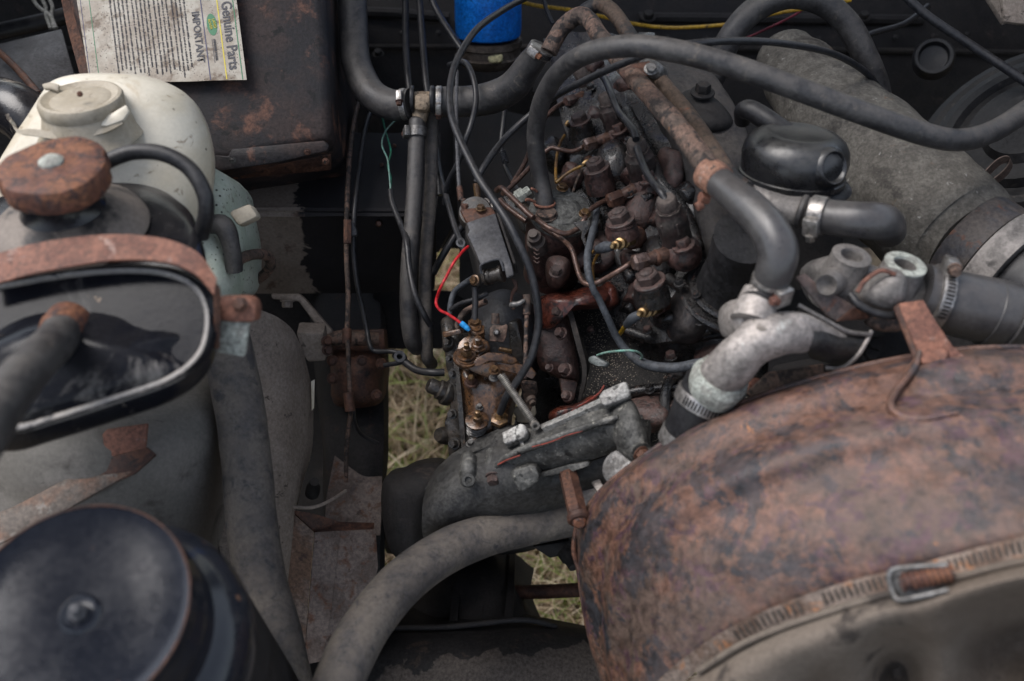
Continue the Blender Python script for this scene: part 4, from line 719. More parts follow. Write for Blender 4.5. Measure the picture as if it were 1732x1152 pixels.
for ol, th in [([(1000, 400, 1.12), (1030, 392, 1.12), (1046, 420, 1.11), (1036, 456, 1.1), (1008, 462, 1.1), (992, 432, 1.12)], .05), ([(960, 200, 1.25), (990, 190, 1.24), (1010, 230, 1.22), (990, 280, 1.2), (960, 270, 1.22)], .06), ([(1120, 250, 1.1), (1150, 260, 1.09), (1160, 310, 1.07), (1130, 330, 1.07), (1112, 290, 1.09)], .04), ([(1180, 590, 1.03), (1230, 580, 1.01), (1246, 610, 1.0), (1220, 640, 1.0), (1180, 630, 1.02)], .04), ([(1040, 680, 1.08), (1090, 664, 1.07), (1130, 676, 1.06), (1130, 720, 1.05), (1080, 730, 1.06)], .05)]:
    t.add('casting_lump', puff(ol, th, 7, .7), grease if ol[0][0] % 3 == 0 else redox, rough=.003, fr=50)
# rocker cover
t = Thing('rocker_cover', 'sooty dark grey rocker cover behind the rusty pipes', 'cover')
t.add('cover', puff([(1080, 96, 1.14), (1130, 92, 1.15), (1190, 110, 1.14), (1232, 160, 1.11), (1268, 235, 1.07), (1272, 300, 1.04), (1300, 400, 1.0), (1330, 470, .98), (1290, 520, .98), (1235, 505, .985), (1195, 420, 1.01), (1165, 320, 1.05), (1140, 240, 1.08), (1100, 160, 1.12)], .05, 6, .4), mat('sooty cover', (.028, .026, .027), (.045, .041, .039), (.016, .015, .016), s=24, r=(.5, .8), bump=.35, dust=.3, speck=(.2, .19, .17), sp=(110, .07)), rough=.001)
for p in ((1188, 158, 1.07), (1296, 395, .955)):
    t.add('cover_bolt', join(*hexb(P(*p), U_*.7+N_*.7, 13, 14, 1.6, .3)), dark)
    
t.add('step', puff([(1130, 180, 1.09), (1170, 150, 1.09), (1212, 168, 1.08), (1240, 205, 1.07), (1215, 222, 1.06), (1160, 215, 1.07)], .03, 5, .5), dark)
t.add('filler_tower', lathe(P(1235, 500, 1.0), P(1262, 400, .91), [(0, 78), (.06, 78), (.1, 62), (.5, 52), (.9, 50), (1, 50)], 32), mat('satin black casting', (.013, .0128, .0135), (.022, .021, .022), s=60, r=(.4, .65), bump=.3))
for k_ in (0, .35): t.add('tower_ridge', lathe(P(1232+k_*10, 506-k_*26, 1.0-k_*.02), P(1235+k_*10, 498-k_*26, .995-k_*.02), [(0, 82-k_*40), (.5, 85-k_*40), (1, 82-k_*40)], 32), grease)
# breather cap
t = Thing('breather_cap', 'gloss black domed breather cap with an elbow outlet', 'cap')
dax = (U_*.86+N_*.5+R_*.05).normalized(); dA = P(1338, 300, .95); kk = .95/F
dome = lathe(dA, dA+dax*kk*86, [(-.02, 84), (.0, 89), (.1, 89), (.12, 86), (.45, 89), (.62, 86), (.76, 79), (.86, 68), (.91, 57), (.925, 50), (.91, 46), (.90, 4)], 56)
t.add('dome', dome, domek)
t.add('base_flange', lathe(dA-dax*kk*14, dA-dax*kk*2, [(0, 84), (0, 99), (.4, 102), (.7, 99), (1, 88)], 48, ref=dA), mat('scuffed black flange', (.02, .02, .022), (.12, .12, .125), s=45, lo=.52, hi=.66, r=(.35, .6), bump=.3))
dv = (R_*.46+N_*.88-U_*.1).normalized(); dc = dA+dax*kk*42+ (dv-dax*dv.dot(dax)).normalized()*kk*74
t.add('dimple', lathe(dc, dc+dv*kk*16, [(0, 36), (.6, 32), (.9, 29), (1, 26), (.9, 23.5), (.4, 21), (.1, 14), (0, 2)], 36, ref=dA), domek)
t.add('outlet_elbow', tube([(1330, 228, .955), (1310, 212, .955), (1288, 197, .96), (1268, 186, .965), (1257, 188, .975), (1256, 204, .99)], [20, 18, 18, 17, 15, 14], 20, 6), rubber_k)
# ---------------------------------------------------------------- injectors
def injector(label, top, low, foot, nut, out, r):
    t = Thing('injector', label, 'injector', 'injectors in a row along the cylinder head')
    top, low, foot, nut = W(top), W(low), W(foot), W(nut); L = (low-top)
    t.add('body', lathe(low, top, [(0, r*.95), (.06, r*1.05), (.12, r*1.05), (.14, r*.98), (.55, r*.98), (.58, r*1.02), (.8, r*.99), (.86, r*.8), (1, r*.74)], 24), mat_inj)
    t.add('nut_section', lathe(low.lerp(top, .55), low.lerp(top, .82), [(0, r*1.03), (.1, r*1.07), (.9, r*1.04), (1, r*.9)], 6, ph=.3, ref=low), mat_dn)
    c = t.add('leakoff_bolt', lathe(top-L*-.0, top-L.normalized()*px(r*.75, dep(top)), [(-.3, r*.86), (-.1, r*.86), (-.05, r*.72), (.8, r*.7), (1, r*.6)], 8, ref=top), mat_dn)
    # clamp foot: a rounded lobe with a nut
    m = (foot+low)/2; d = dep(foot)
    t.add('clamp_foot', tube([low+(low-foot)*.35, low.lerp(foot, .4), foot, foot+(foot-low)*.15], [r*1.1, r*1.25, r*1.05, r*.7], 20, 5, rnd=.6), redox)
    wA, hB = hexb(foot+BU*px(r*.9, d), BU, r*.52, r*.5, 1.5, .35); k = t.add('clamp_nut', hB, redox); t.add('washer', wA, redox, k)
    # inlet union
    ax = (nut-low.lerp(foot, .35))
    s = low.lerp(foot, .3)
    t.add('inlet', tube([s, s.lerp(nut, .45)+BU*px(3, d), nut], [r*.62, r*.5, r*.42], 16, 6), copperline)
    t.add('union_collar', lathe(s.lerp(nut, .62), s.lerp(nut, .74), [(0, r*.5), (.3, r*.56), (.7, r*.56), (1, r*.5)], 16, ref=nut), rust_d)
    n0 = s.lerp(nut, .92); nx = (nut-s).normalized()
    t.add('union_nut', lathe(n0, n0+nx*px(r*1.05, dep(nut)), [(0, r*.52), (.08, r*.6), (.85, r*.6), (1, r*.44)], 6, ph=.35, ref=nut), out)
    return n0+nx*px(r*.9, dep(nut))
mat_inj = mat('dusty red injector', (.05, .032, .029), (.046, .039, .034), (.018, .016, .016), s=40, lo3=.5, hi3=.64, r=(.5, .8), bump=.3)
mat_dn = mat('dusty brown nut', (.085, .066, .058), (.06, .045, .04), (.03, .025, .023), s=60, lo3=.58, hi3=.7, r=(.55, .8), bump=.3, dust=.5, dustc=(.14, .12, .105))
steel_n = mat('oily union nut', (.15, .11, .1), (.1, .06, .045), (.06, .025, .018), s=70, r=(.3, .55), metal=.4, bump=.2, coat=.2)
inj = [injector('injector with the brightest hex union, nearest the bare aluminium elbow', (1130, 350, .96), (1150, 422, 1.0), (1163, 436, .985), (1090, 441, .985), steel_n, 26),
       injector('dark injector standing just below the crossing rusty pipe', (1078, 252, 1.06), (1092, 312, 1.09), (1103, 322, 1.08), (1047, 334, 1.08), rust_d, 24),
       injector('red injector behind the one below the rusty pipe', (1028, 172, 1.15), (1046, 228, 1.17), (1053, 238, 1.16), (1004, 242, 1.16), steel_n, 20),
       injector('furthest injector, under the arch of the dusty black hose', (985, 128, 1.24), (1004, 158, 1.25), (1013, 162, 1.24), (968, 169, 1.23), redox, 17)]
def fpipe(label, pts, r=4.6): return one('injector_pipe', label, 'pipe', tube(pts, r, 10, 8), copperline, 'injector pipes')
fpipe('brown fuel pipe curving from the round pump to the brightest union', [inj[0], (1066, 446, .995), (1042, 461, 1.0), (1015, 476, 1.01), (995, 481, 1.01), (982, 470, 1.02), (974, 445, 1.03), (966, 420, 1.04), (948, 403, 1.06), (920, 386, 1.07), (908, 378, 1.08)])
fpipe('fuel pipe dipping round the pump disc to the second union', [inj[1], (1025, 339, 1.085), (1008, 348, 1.075), (995, 358, 1.065), (988, 372, 1.055), (978, 386, 1.055), (956, 395, 1.05), (930, 386, 1.05), (912, 374, 1.06), (905, 369, 1.07)])
fpipe('short ribbed fuel pipe leaving the third union toward the vertical hose', [inj[2], (985, 249, 1.165), (968, 256, 1.165), (947, 253, 1.165), (930, 251, 1.17), (905, 274, 1.17), (884, 296, 1.16), (862, 318, 1.15), (850, 328, 1.14)], 4)
fpipe('dark fuel pipe under the arch of the dusty hose', [inj[3], (955, 172, 1.24), (935, 186, 1.23), (910, 215, 1.22), (890, 270, 1.2), (866, 312, 1.18)], 4)
for k, (lab, pts) in enumerate([('black leak-off hose from the brightest injector up to the next one', [(1126, 340, .955), (1116, 322, .96), (1104, 308, .98), (1094, 293, 1.0), (1084, 270, 1.02), (1077, 250, 1.03)]), ('black leak-off hose from the dark injector up into the gloom', [(1076, 236, 1.04), (1071, 220, 1.05), (1058, 203, 1.07), (1045, 186, 1.1), (1034, 160, 1.12), (1023, 134, 1.15), (1012, 122, 1.17)])]):
    one('leakoff_hose', lab, 'hose', tube(pts, 6.5 if k == 0 else 6, 12, 6), cable_k)
# head bolts: columns with hex heads
for lab, x, y, d, r, col in [('large brown head bolt just above the brass glow plug with the grey boot', 1050, 374, 1.02, 19, 18), ('large brown head bolt above the lower glow plug', 1099, 478, .985, 21, 24), ('dark head bolt beside the yellow wire', 1010, 286, 1.1, 17, 26), ('dark head bolt behind the ribbed fuel pipe', 982, 206, 1.18, 14, 22)]:
    t = Thing('head_bolt', lab, 'bolt', 'large head bolts')
    A = P(x, y, d); kx = d/F; ax = BU
    t.add('column', lathe(A-ax*kx*col*1.6-R_*kx*6, A, [(0, r*1.55), (.5, r*1.45), (.8, r*1.3), (.88, r*1.35), (1, r*1.3)], 20, ref=A), redox if x in (1050, 1010) else grease, rough=.0012)
    wA, hB = hexb(A, ax, r, r*.8, 1.35, .3, ph=.2); t.add('washer', wA, redox); h = t.add('head', hB, mat('brown bolt head', (.075, .05, .044), (.055, .04, .036), (.03, .022, .02), s=60, r=(.45, .7), bump=.25) if 'brown bolt head' not in MATS else MATS['brown bolt head'])
    if r > 16: t.add('dome', lathe(A+ax*kx*r*1.05, A+ax*kx*r*1.3, [(0, r*.6), (.5, r*.55), (1, r*.3)], 16, ref=A), MATS['brown bolt head'], h)
def glow(label, tip, base, boot, r):
    t = Thing('glow_plug', label, 'glow plug', 'glow plugs in the cylinder head')
    tip, base = W(tip), W(base)
    t.add('terminal', lathe(base, tip, [(0, r*.75), (.2, r*.75), (.22, r), (.34, r), (.36, r*.6), (.44, r*.6), (.46, r*.95), (.6, r*.95), (.62, r*.55), (.68, r*.55), (.7, r*.72), (.84, r*.7), (.86, r*.42), (1, r*.3)], 20), brass)
    t.add('hex', lathe(base, base.lerp(tip, .3), [(0, r*1.2), (.85, r*1.25), (1, r*1.05)], 6), brass)
    t.add('seat', lathe(base.lerp(tip, -.35), base, [(0, r*1.9), (.8, r*1.85), (1, r*1.4)], 20), rust_d)
    if boot: t.add('boot', tube(*boot, 14, 5, rnd=.4), cable_g)
glow('upper brass glow plug with a blue-grey boot', (1035, 417, .99), (1066, 405, 1.04), ([(1034, 417, 1.008), (1024, 418, 1.015), (1012, 422, 1.03)], [8, 10, 8]), 10)
glow('lower brass glow plug with a bent grey boot', (1080, 531, .97), (1110, 520, 1.02), ([(1080, 533, .998), (1070, 539, 1.005), (1060, 549, 1.03)], [8, 9, 7]), 11)
glow('small brass glow plug terminal further back', (986, 279, 1.14), (996, 274, 1.17), None, 5.5)
glow('small pale terminal half hidden beside the dark head bolt', (957, 212, 1.21), (966, 204, 1.24), None, 5)
for lab, pts, r, m in [('grimy yellow wire standing behind the vertical hose', [(941, 309, 1.14), (940, 290, 1.16), (942, 262, 1.19), (948, 240, 1.2), (955, 229, 1.21)], 2.6, ylo_g), ('grimy yellow wire reaching from the pump to the small brass terminal', [(941, 309, 1.14), (956, 296, 1.14), (972, 286, 1.14), (984, 281, 1.14)], 2.6, ylo_g), ('brown wire dropping from the small brass terminal', [(985, 286, 1.15), (977, 302, 1.14), (970, 322, 1.13), (966, 340, 1.12)], 2.2, rust_p), ('short yellow wire below the upper glow plug', [(1018, 424, 1.03), (1010, 432, 1.04), (1004, 446, 1.05), (1003, 465, 1.06), (1008, 485, 1.07)], 2.6, ylo_g), ('short stub of yellow wire left of the upper glow plug', [(1016, 419, 1.03), (1008, 423, 1.04), (1000, 428, 1.05)], 2.6, ylo_g), ('bright yellow wire end below the lower glow plug', [(1061, 547, 1.03), (1055, 555, 1.04), (1049, 564, 1.06)], 4, yel_w)]:
    one('wire', lab, 'wire', tube(pts, r, 8, 5), m)
one('wiring_loom', 'grey sheathed loom winding down past the glow plugs to the alloy elbow', 'loom', tube([(1010, 350, 1.1), (1007, 372, 1.07), (1001, 398, 1.04), (994, 430, 1.02), (995, 460, 1.01), (1003, 488, 1.01), (1013, 506, 1.015), (1028, 538, 1.02), (1044, 572, 1.03), (1064, 598, 1.03), (1087, 614, 1.02), (1112, 621, 1.01), (1146, 622, 1.0), (1172, 617, .99), (1200, 612, .985)], [6, 6, 6.3, 6.5, 6.5, 6, 5.8, 6, 6.5, 7.5, 8.5, 9, 9, 9, 9], 14, 7, wob=.05), cable_g)
t = Thing('earth_wire', 'thin sea green wire ending in a cloudy clear connector', 'wire')
t.add('wire', tube([(1010, 601, 1.035), (1022, 597, 1.02), (1042, 594, 1.0), (1066, 593, .995), (1080, 596, 1.0), (1086, 603, 1.01), (1083, 608, 1.02)], 2, 8, 6), sea_w)
t.add('connector', plate([(993, 604, 1.045), (1003, 600, 1.04), (1016, 606, 1.035), (1028, 613, 1.03), (1024, 621, 1.03), (1008, 619, 1.035), (994, 613, 1.045)], .008, .003), clearp)
# ================================================================ vacuum pump
t = Thing('vacuum_pump', 'round grey topped pump with a dark red body beside the engine', 'pump')
vA = P(948, 362, 1.09); vax = (N_*.78+U_*.6+R_*.08).normalized(); vk = 1.09/F
t.add('body', lathe(vA-vax*vk*140-U_*vk*10, vA-vax*vk*4, [(0, 50), (.3, 52), (.6, 54), (.9, 56), (1, 54)], 36, ref=vA), redox, rough=.0012)
cv = t.add('cap', lathe(vA-vax*vk*4, vA+vax*vk*9, [(0, 50), (.15, 54), (.7, 54), (1, 50), (1.05, 36), (1.2, 34), (1.25, 27), (1.1, 25), (1.15, 4)], 40, ref=vA), mat('mottled grey alloy', (.105, .105, .098), (.05, .05, .047), (.15, .15, .14), s=70, lo3=.56, hi3=.7, r=(.5, .75), bump=.4), rough=.0004)
t.add('hose_spigot', lathe(P(924, 375, 1.085), P(924, 358, 1.075), [(0, 24), (.25, 24), (.3, 19), (.7, 19), (.75, 17), (1, 16)], 28), rust_p, cv)
for p in ((989, 362, 1.06), (951, 318, 1.1)):
    t.add('cap_bolt', join(*hexb(P(*p), vax, 8, 6, 1.3, .3)), brass_d, cv)
t.add('foot', puff([(925, 440, 1.07), (945, 432, 1.07), (964, 442, 1.07), (962, 470, 1.07), (946, 488, 1.07), (928, 478, 1.07)], .05, 5, .5), redox)
t.add('foot_bolt', join(*hexb(P(940, 462, 1.035), vax, 9.5, 11, 1.25, .25)), MATS['brown bolt head'])
t.add('lower_boss', lathe(P(912, 420, 1.09), P(901, 394, 1.06), [(0, 17), (.5, 16), (.55, 12), (.8, 12), (.85, 8), (1, 8)], 20), mat_dn)
for i in range(4): t.add('cast_mark', tube([(903, 420+i*7, 1.055), (908, 424+i*7, 1.05), (912, 422+i*7, 1.052)], 1.3, 6, 3), redox)
t.add('pipe_clip', plate([(968, 376, 1.05), (997, 372, 1.05), (1001, 384, 1.05), (990, 398, 1.05), (992, 412, 1.05), (1003, 408, 1.05), (1005, 414, 1.05), (990, 420, 1.05), (983, 402, 1.05), (984, 392, 1.05)], .003, .0008), pump_k)
one('bracket_plate', 'dark plate carrying the brown pipes left of the round pump', 'plate', plate([(848, 330, 1.13), (872, 326, 1.13), (908, 362, 1.1), (930, 384, 1.08), (915, 400, 1.09), (880, 392, 1.11), (866, 360, 1.12)], .015, .003), pump_k)
for lab, pts in [('brown pipe bent over the plate left of the round pump', [(840, 322, 1.1), (848, 318, 1.09), (862, 330, 1.08), (880, 348, 1.07), (892, 360, 1.065), (902, 368, 1.06)]), ('lower brown pipe lying along the plate left of the round pump', [(846, 338, 1.1), (858, 350, 1.09), (876, 364, 1.08), (890, 374, 1.075)])]:
    one('brown_pipe', lab, 'pipe', tube(pts, 5, 10, 6), copperline)
t = Thing('pipe_unions', 'cluster of bright alloy pipe unions behind the bracket box', 'union')
t.add('union', lathe(P(866, 342, 1.12), P(896, 322, 1.12), [(0, 10), (.3, 10), (.33, 13), (.7, 13), (.72, 9), (1, 9)], 8), alu_w)
t.add('union', lathe(P(806, 340, 1.1), P(836, 350, 1.09), [(0, 7), (.4, 7), (.42, 10), (.8, 10), (.85, 6), (1, 6)], 8), alu)
# ================================================================ bracket box with cables
t = Thing('cable_bracket', 'grey pressed steel bracket box with a roller in its slot', 'bracket')
t.add('face', plate([(789, 376, 1.03), (838, 360, 1.03), (846, 388, 1.02), (866, 448, 1.005), (869, 464, 1.0), (857, 470, 1.0), (851, 447, 1.005), (843, 437, 1.008), (812, 446, 1.005), (806, 430, 1.01), (795, 405, 1.02), (790, 396, 1.022), (794, 390, 1.024)], .004, .0015), slate)
t.add('side', plate([(787, 376, 1.033), (794, 390, 1.027), (790, 398, 1.026), (808, 440, 1.012), (815, 480, 1.02), (806, 486, 1.04), (798, 450, 1.06), (786, 400, 1.07)], .003, .001), darkw)
t.add('side', plate([(839, 360, 1.033), (868, 446, 1.008), (872, 464, 1.02), (862, 440, 1.04), (846, 385, 1.06)], .003, .001), darkw)
t.add('boss', lathe(P(806, 366, 1.06), P(803, 357, 1.045), [(0, 30), (.7, 29), (1, 26)], 24), pump_k)
t.add('top_block', plate([(776, 352, 1.045), (832, 348, 1.045), (840, 362, 1.035), (790, 377, 1.035)], .025, .003), rust_d)
t.add('roller', lathe(P(818, 470, 1.02), P(852, 462, 1.012), [(0, 12), (.08, 14), (.16, 14), (.18, 11), (.28, 11), (.3, 14), (.36, 14), (.4, 12), (.8, 12), (.82, 15), (.95, 15), (1, 12)], 24), pump_k)
t.add('slot_lip', tube([(814, 462, 1.01), (813, 450, 1.005), (820, 444, 1.003), (842, 438, 1.004), (849, 446, 1.004), (852, 458, 1.006)], 2.4, 8, 4), slate)
t.add('lever', plate([(864, 470, 1.03), (874, 474, 1.03), (876, 488, 1.03), (868, 500, 1.03), (866, 515, 1.03), (872, 522, 1.03), (866, 524, 1.03), (862, 512, 1.03), (864, 494, 1.03), (870, 484, 1.03)], .004, .001), rust_d)
t.add('eye', lathe(P(779, 410, 1.05), P(779, 410, 1.044), [(0, 8), (1, 8), (1, 4.5), (0, 4.5), (0, 8)], 18, caps=False), steel)
t.add('pivot_bolt', join(*hexb(P(803, 474, 1.02), N_-R_*.6, 7, 6)), brass_d)
one('red_wire', 'bright red wire curling down to the injection pump with a blue crimp', 'wire', tube([(792, 417, 1.03), (782, 426, 1.02), (767, 445, 1.01), (755, 468, 1.01), (746, 485, 1.01), (739, 503, 1.02), (738, 515, 1.02), (745, 525, 1.02), (757, 531, 1.02), (769, 539, 1.02), (780, 547, 1.02)], 2.6, 10, 7), red_w)
one('crimp_terminal', 'bright blue crimp terminal at the end of the red wire', 'terminal', tube([(779, 546, 1.02), (783, 549, 1.02), (790, 555, 1.02), (794, 559, 1.02)], [4.5, 5, 4.5, 3], 12, 4), blue_c)
cab('grey cable curving under the bracket box beside the red wire', [(802, 469, 1.06), (785, 480, 1.07), (770, 492, 1.08), (763, 510, 1.08), (760, 540, 1.08), (757, 565, 1.08)], 5, cable_g)
cab('black corrugated cable under the bracket box', [(762, 524, 1.06), (778, 514, 1.05), (800, 507, 1.04), (825, 496, 1.04)], 4, cable_k, ripple=(.004, .1))
cab('brown cable curling behind the blue crimp', [(770, 572, 1.06), (774, 550, 1.06), (784, 530, 1.06), (800, 520, 1.06), (822, 510, 1.05)], 5.5, rust_p)
cab('short vertical black cable standing on the injection pump', [(803, 486, 1.03), (804, 510, 1.03), (803, 535, 1.03), (803, 548, 1.03)], 5.5, cable_k)
t = Thing('throttle_rod', 'thin brown rod with a ball joint left of the long cable', 'rod')
t.add('rod', tube([(891, 505, 1.02), (891, 530, 1.02), (890, 560, 1.02), (889, 600, 1.02), (888, 640, 1.02)], 4, 10, 4), rust_p)
t.add('end', rod((891, 498, 1.02), -U_, 34, 6.5, 12), rust_p)
t.add('ball_joint', tube([(866, 516, 1.02), (876, 514, 1.015), (886, 509, 1.015)], [6, 4.5, 4], 12, 4, rnd=.8), steel)
# ================================================================ injection pump
t = Thing('injection_pump', 'oily brown injection pump with levers and a spring', 'pump')
t.add('housing', puff([(768, 612, 1.06), (800, 606, 1.06), (860, 606, 1.06), (884, 622, 1.06), (880, 660, 1.06), (868, 700, 1.06), (862, 745, 1.06), (838, 770, 1.06), (796, 768, 1.06), (782, 735, 1.06), (774, 670, 1.06)], .11, 6, .35), pump_b, rough=.0014)
t.add('side_cover', plate([(748, 566, 1.05), (770, 560, 1.045), (779, 600, 1.04), (785, 670, 1.035), (790, 740, 1.035), (790, 785, 1.04), (772, 798, 1.045), (756, 780, 1.05), (752, 740, 1.05), (746, 716, 1.05), (758, 690, 1.05), (756, 640, 1.05), (748, 620, 1.05)], .09, .006, seg=3), pump_k, rough=.0016, fr=70)
for x, y, r, z in ((760, 578, 11, 1.04), (762, 606, 9, 1.04), (768, 632, 10, 1.035), (766, 700, 10, 1.035), (770, 750, 12, 1.035), (778, 782, 9, 1.035)):
    g1, g2 = hexb(P(x, y, z), N_-R_*.5, r*.62, r*.8, 1.5, .4, ph=x); k2 = t.add('cover_bolt', g2, pump_k); t.add('washer', g1, pump_k, k2)
t.add('cover_boss', tube([(762, 590, 1.05), (760, 560, 1.06), (758, 545, 1.07)], 13, 16, 4, rnd=.4), pump_k)
t.add('cover_clamp', plate([(746, 562, 1.03), (778, 556, 1.025), (782, 564, 1.025), (750, 572, 1.03)], .012, .002), pump_b)
t.add('cover_rib', ribbon([(766, 602, 1.035), (772, 660, 1.03), (777, 720, 1.03), (782, 770, 1.03)], [(774, 602, 1.033), (780, 660, 1.028), (785, 720, 1.028), (789, 770, 1.03)], .004), pump_k)
t.add('side_port', lathe(P(764, 668, 1.06), P(724, 650, 1.05), [(0, 20), (.15, 22), (.3, 22), (.35, 17), (.55, 17), (.6, 13), (.9, 13), (1, 10)], 20), pump_k)
t.add('side_port', lathe(P(758, 738, 1.06), P(741, 735, 1.05), [(0, 15), (.6, 15), (1, 11)], 16), pump_k)
PU = (N_*.72+U_*.68).normalized()
def stack(x, y, d, prof, ax=PU, seg=20, **k):
    A = P(x, y, d); return lathe(A, A+ax*px(10, d), prof, seg, **k)
top = t.add('top_plate', plate([(768, 600, 1.018), (776, 578, 1.02), (786, 568, 1.022), (806, 566, 1.022), (826, 576, 1.02), (830, 590, 1.018), (822, 598, 1.016), (808, 608, 1.012), (795, 622, 1.01), (775, 620, 1.012)], .012, .003), pump_b)
t.add('washer_stack', stack(789, 604, 1.012, [(-.3, 23), (.15, 23), (.16, 19), (.4, 19), (.42, 14), (.7, 14), (.72, 16), (.85, 16), (.87, 10)], seg=28), pump_b, top)
t.add('nut', stack(789, 597, 1.005, [(0, 10), (.7, 10), (.9, 8.5)], seg=6), brass_d, top)
t.add('stud', stack(789.5, 592, 1.0, [(0, 6), (.5, 6), (.55, 5), (1.5, 5), (1.6, 3.5)], seg=14), brass_d, top)
t.add('nut', stack(809, 587, 1.014, [(-.2, 14), (.2, 14), (.21, 10), (.8, 10), (.95, 8)], seg=6), pump_b, top)
t.add('stud', stack(809, 579, 1.008, [(0, 6), (1, 6), (1.1, 4)], seg=14), pump_b, top)
t.add('hex_plug', stack(806, 563, 1.03, [(-.6, 16), (0, 16), (.02, 12), (.6, 12), (.62, 15), (.9, 15), (.95, 9), (1.3, 9)], seg=6), pump_b)
t.add('hex_plug', stack(803, 549, 1.03, [(-.3, 13), (.3, 13), (.32, 9), (.9, 8)], seg=6), brass_d)
lv = t.add('throttle_lever', plate([(796, 618, 1.005), (806, 605, 1.005), (826, 596, 1.006), (858, 598, 1.01), (872, 604, 1.012), (876, 611, 1.012), (868, 618, 1.012), (840, 612, 1.008), (826, 612, 1.006), (808, 620, 1.004)], .005, .0015), pump_b)
t.add('lever_tab', plate([(842, 594, 1.008), (845, 590, 1.004), (866, 594, 1.006), (866, 600, 1.01)], .003, .001), brass_d, lv)
lv2 = t.add('stop_lever', plate([(785, 622, 1.008), (797, 620, 1.006), (836, 613, 1.004), (842, 622, 1.006), (842, 640, 1.008), (832, 643, 1.01), (800, 630, 1.008)], .004, .0015), pump_b)
t.add('lever_screw', join(*hexb(P(836, 627, .998), PU, 7, 6, 1.4, .3)), brass_d, lv2)
t.add('lever_screw', join(*hexb(P(835, 640, 1.004), PU, 5.5, 5, 1.5, .4)), steel, lv2)
t.add('arm', plate([(838, 612, 1.012), (880, 616, 1.012), (900, 622, 1.015), (908, 632, 1.015), (902, 642, 1.015), (880, 634, 1.015), (846, 626, 1.012)], .004, .0015), pump_b)
for x, y, r in ((797, 648, 8.5), (811, 690, 5), (796, 752, 6)):
    wA, hB = hexb(P(x, y, 1.022), PU, r, r*1.1, 1.4, .4); t.add('bolt', join(wA, hB), rust_d if r > 8 else steel)
t.add('bolt_stud', stack(797, 641, 1.012, [(0, 5.5), (.6, 5.5), (.9, 3.5)], seg=12), brass_d)
dp = t.add('spring_plate', stack(807, 712, 1.015, [(0, 20), (.3, 20), (.4, 17), (.5, 8), (1.0, 8)], seg=28), pump_b)
t.add('nut', join(stack(808, 708, 1.005, [(0, 8), (.6, 8), (.75, 6)], seg=6), stack(808, 702, 1.0, [(0, 4.5), (.9, 4.5), (1, 3)], seg=12)), brass_d, dp)
t.add('coil_spring', helix(P(806, 730, 1.035), P(807, 714, 1.017), 16, 2.2, 4), steel, dp)
t.add('lower_boss', puff([(788, 732, 1.045), (806, 726, 1.045), (824, 732, 1.045), (828, 750, 1.045), (812, 764, 1.045), (792, 764, 1.045), (786, 750, 1.045)], .04, 5, .6), pump_k)
b_ = t.add('banjo_union', lathe(P(847, 738, 1.05), P(845, 712, 1.02), [(0, 15), (.4, 17), (.75, 17), (.8, 15), (1, 15)], 24), pump_k)
t.add('union_nut', stack(845, 712, 1.018, [(0, 15), (.1, 16.5), (.8, 16), (1, 10), (1.2, 8.5)], seg=6), brass_d, b_)
t.add('u_bracket', join(plate([(828, 556, 1.03), (834, 549, 1.03), (842, 550, 1.03), (850, 551, 1.03), (857, 548, 1.03), (859, 552, 1.03), (856, 570, 1.03), (852, 579, 1.03), (828, 577, 1.03)], .003, .001), rod((838, 548, 1.035), U_, 18, 7, 14)), rust_p)
t.add('bracket_pin', lathe(P(840, 563, 1.03), P(840, 562, 1.02), [(0, 6), (.6, 6), (1, 3)], 14), steel)
t.add('rear_flange', plate([(858, 545, 1.07), (874, 542, 1.07), (882, 580, 1.07), (890, 640, 1.08), (870, 640, 1.08), (862, 600, 1.08)], .02, .003), pump_k)
t.add('back_housing', puff([(805, 520, 1.13), (840, 490, 1.13), (875, 495, 1.13), (905, 520, 1.13), (915, 570, 1.13), (905, 640, 1.13), (860, 660, 1.13), (815, 620, 1.13), (790, 570, 1.13)], .09, 6, .5), mat('dark slate casting', (.03, .031, .035), (.02, .02, .022), (.05, .045, .045), s=50, r=(.4, .65), bump=.4), rough=.001)
t.add('elbow_bracket', join(plate([(882, 648, 1.03), (906, 650, 1.03), (908, 666, 1.04), (900, 690, 1.05), (896, 700, 1.05), (888, 682, 1.05), (880, 654, 1.04)], .006, .0015), lathe(P(897, 674, 1.03), P(902, 684, 1.025), [(0, 9), (.5, 9), (.6, 6), (1, 6)], 12)), rust_p)
one('plastic_tag', 'cream plastic block behind the return spring', 'block', plate([(866, 690, 1.07), (905, 684, 1.07), (908, 700, 1.07), (892, 716, 1.07), (874, 714, 1.07), (873, 704, 1.07), (868, 700, 1.07)], .015, .002), cream_d)
t = Thing('return_spring', 'bright steel coil return spring lying across the pump', 'spring')
t.add('coil', helix((847, 634, .985), (904, 717, .975), 6.4, 1.0, 34, 9, 5), zinc)
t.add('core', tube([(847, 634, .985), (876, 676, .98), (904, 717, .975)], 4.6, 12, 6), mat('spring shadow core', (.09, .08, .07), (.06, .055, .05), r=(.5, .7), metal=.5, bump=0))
t.add('end_loop', lathe(P(904, 718, .973), P(906, 721, .968), [(0, 7), (.5, 8), (1, 7), (1, 4), (0, 4)], 20), zinc)
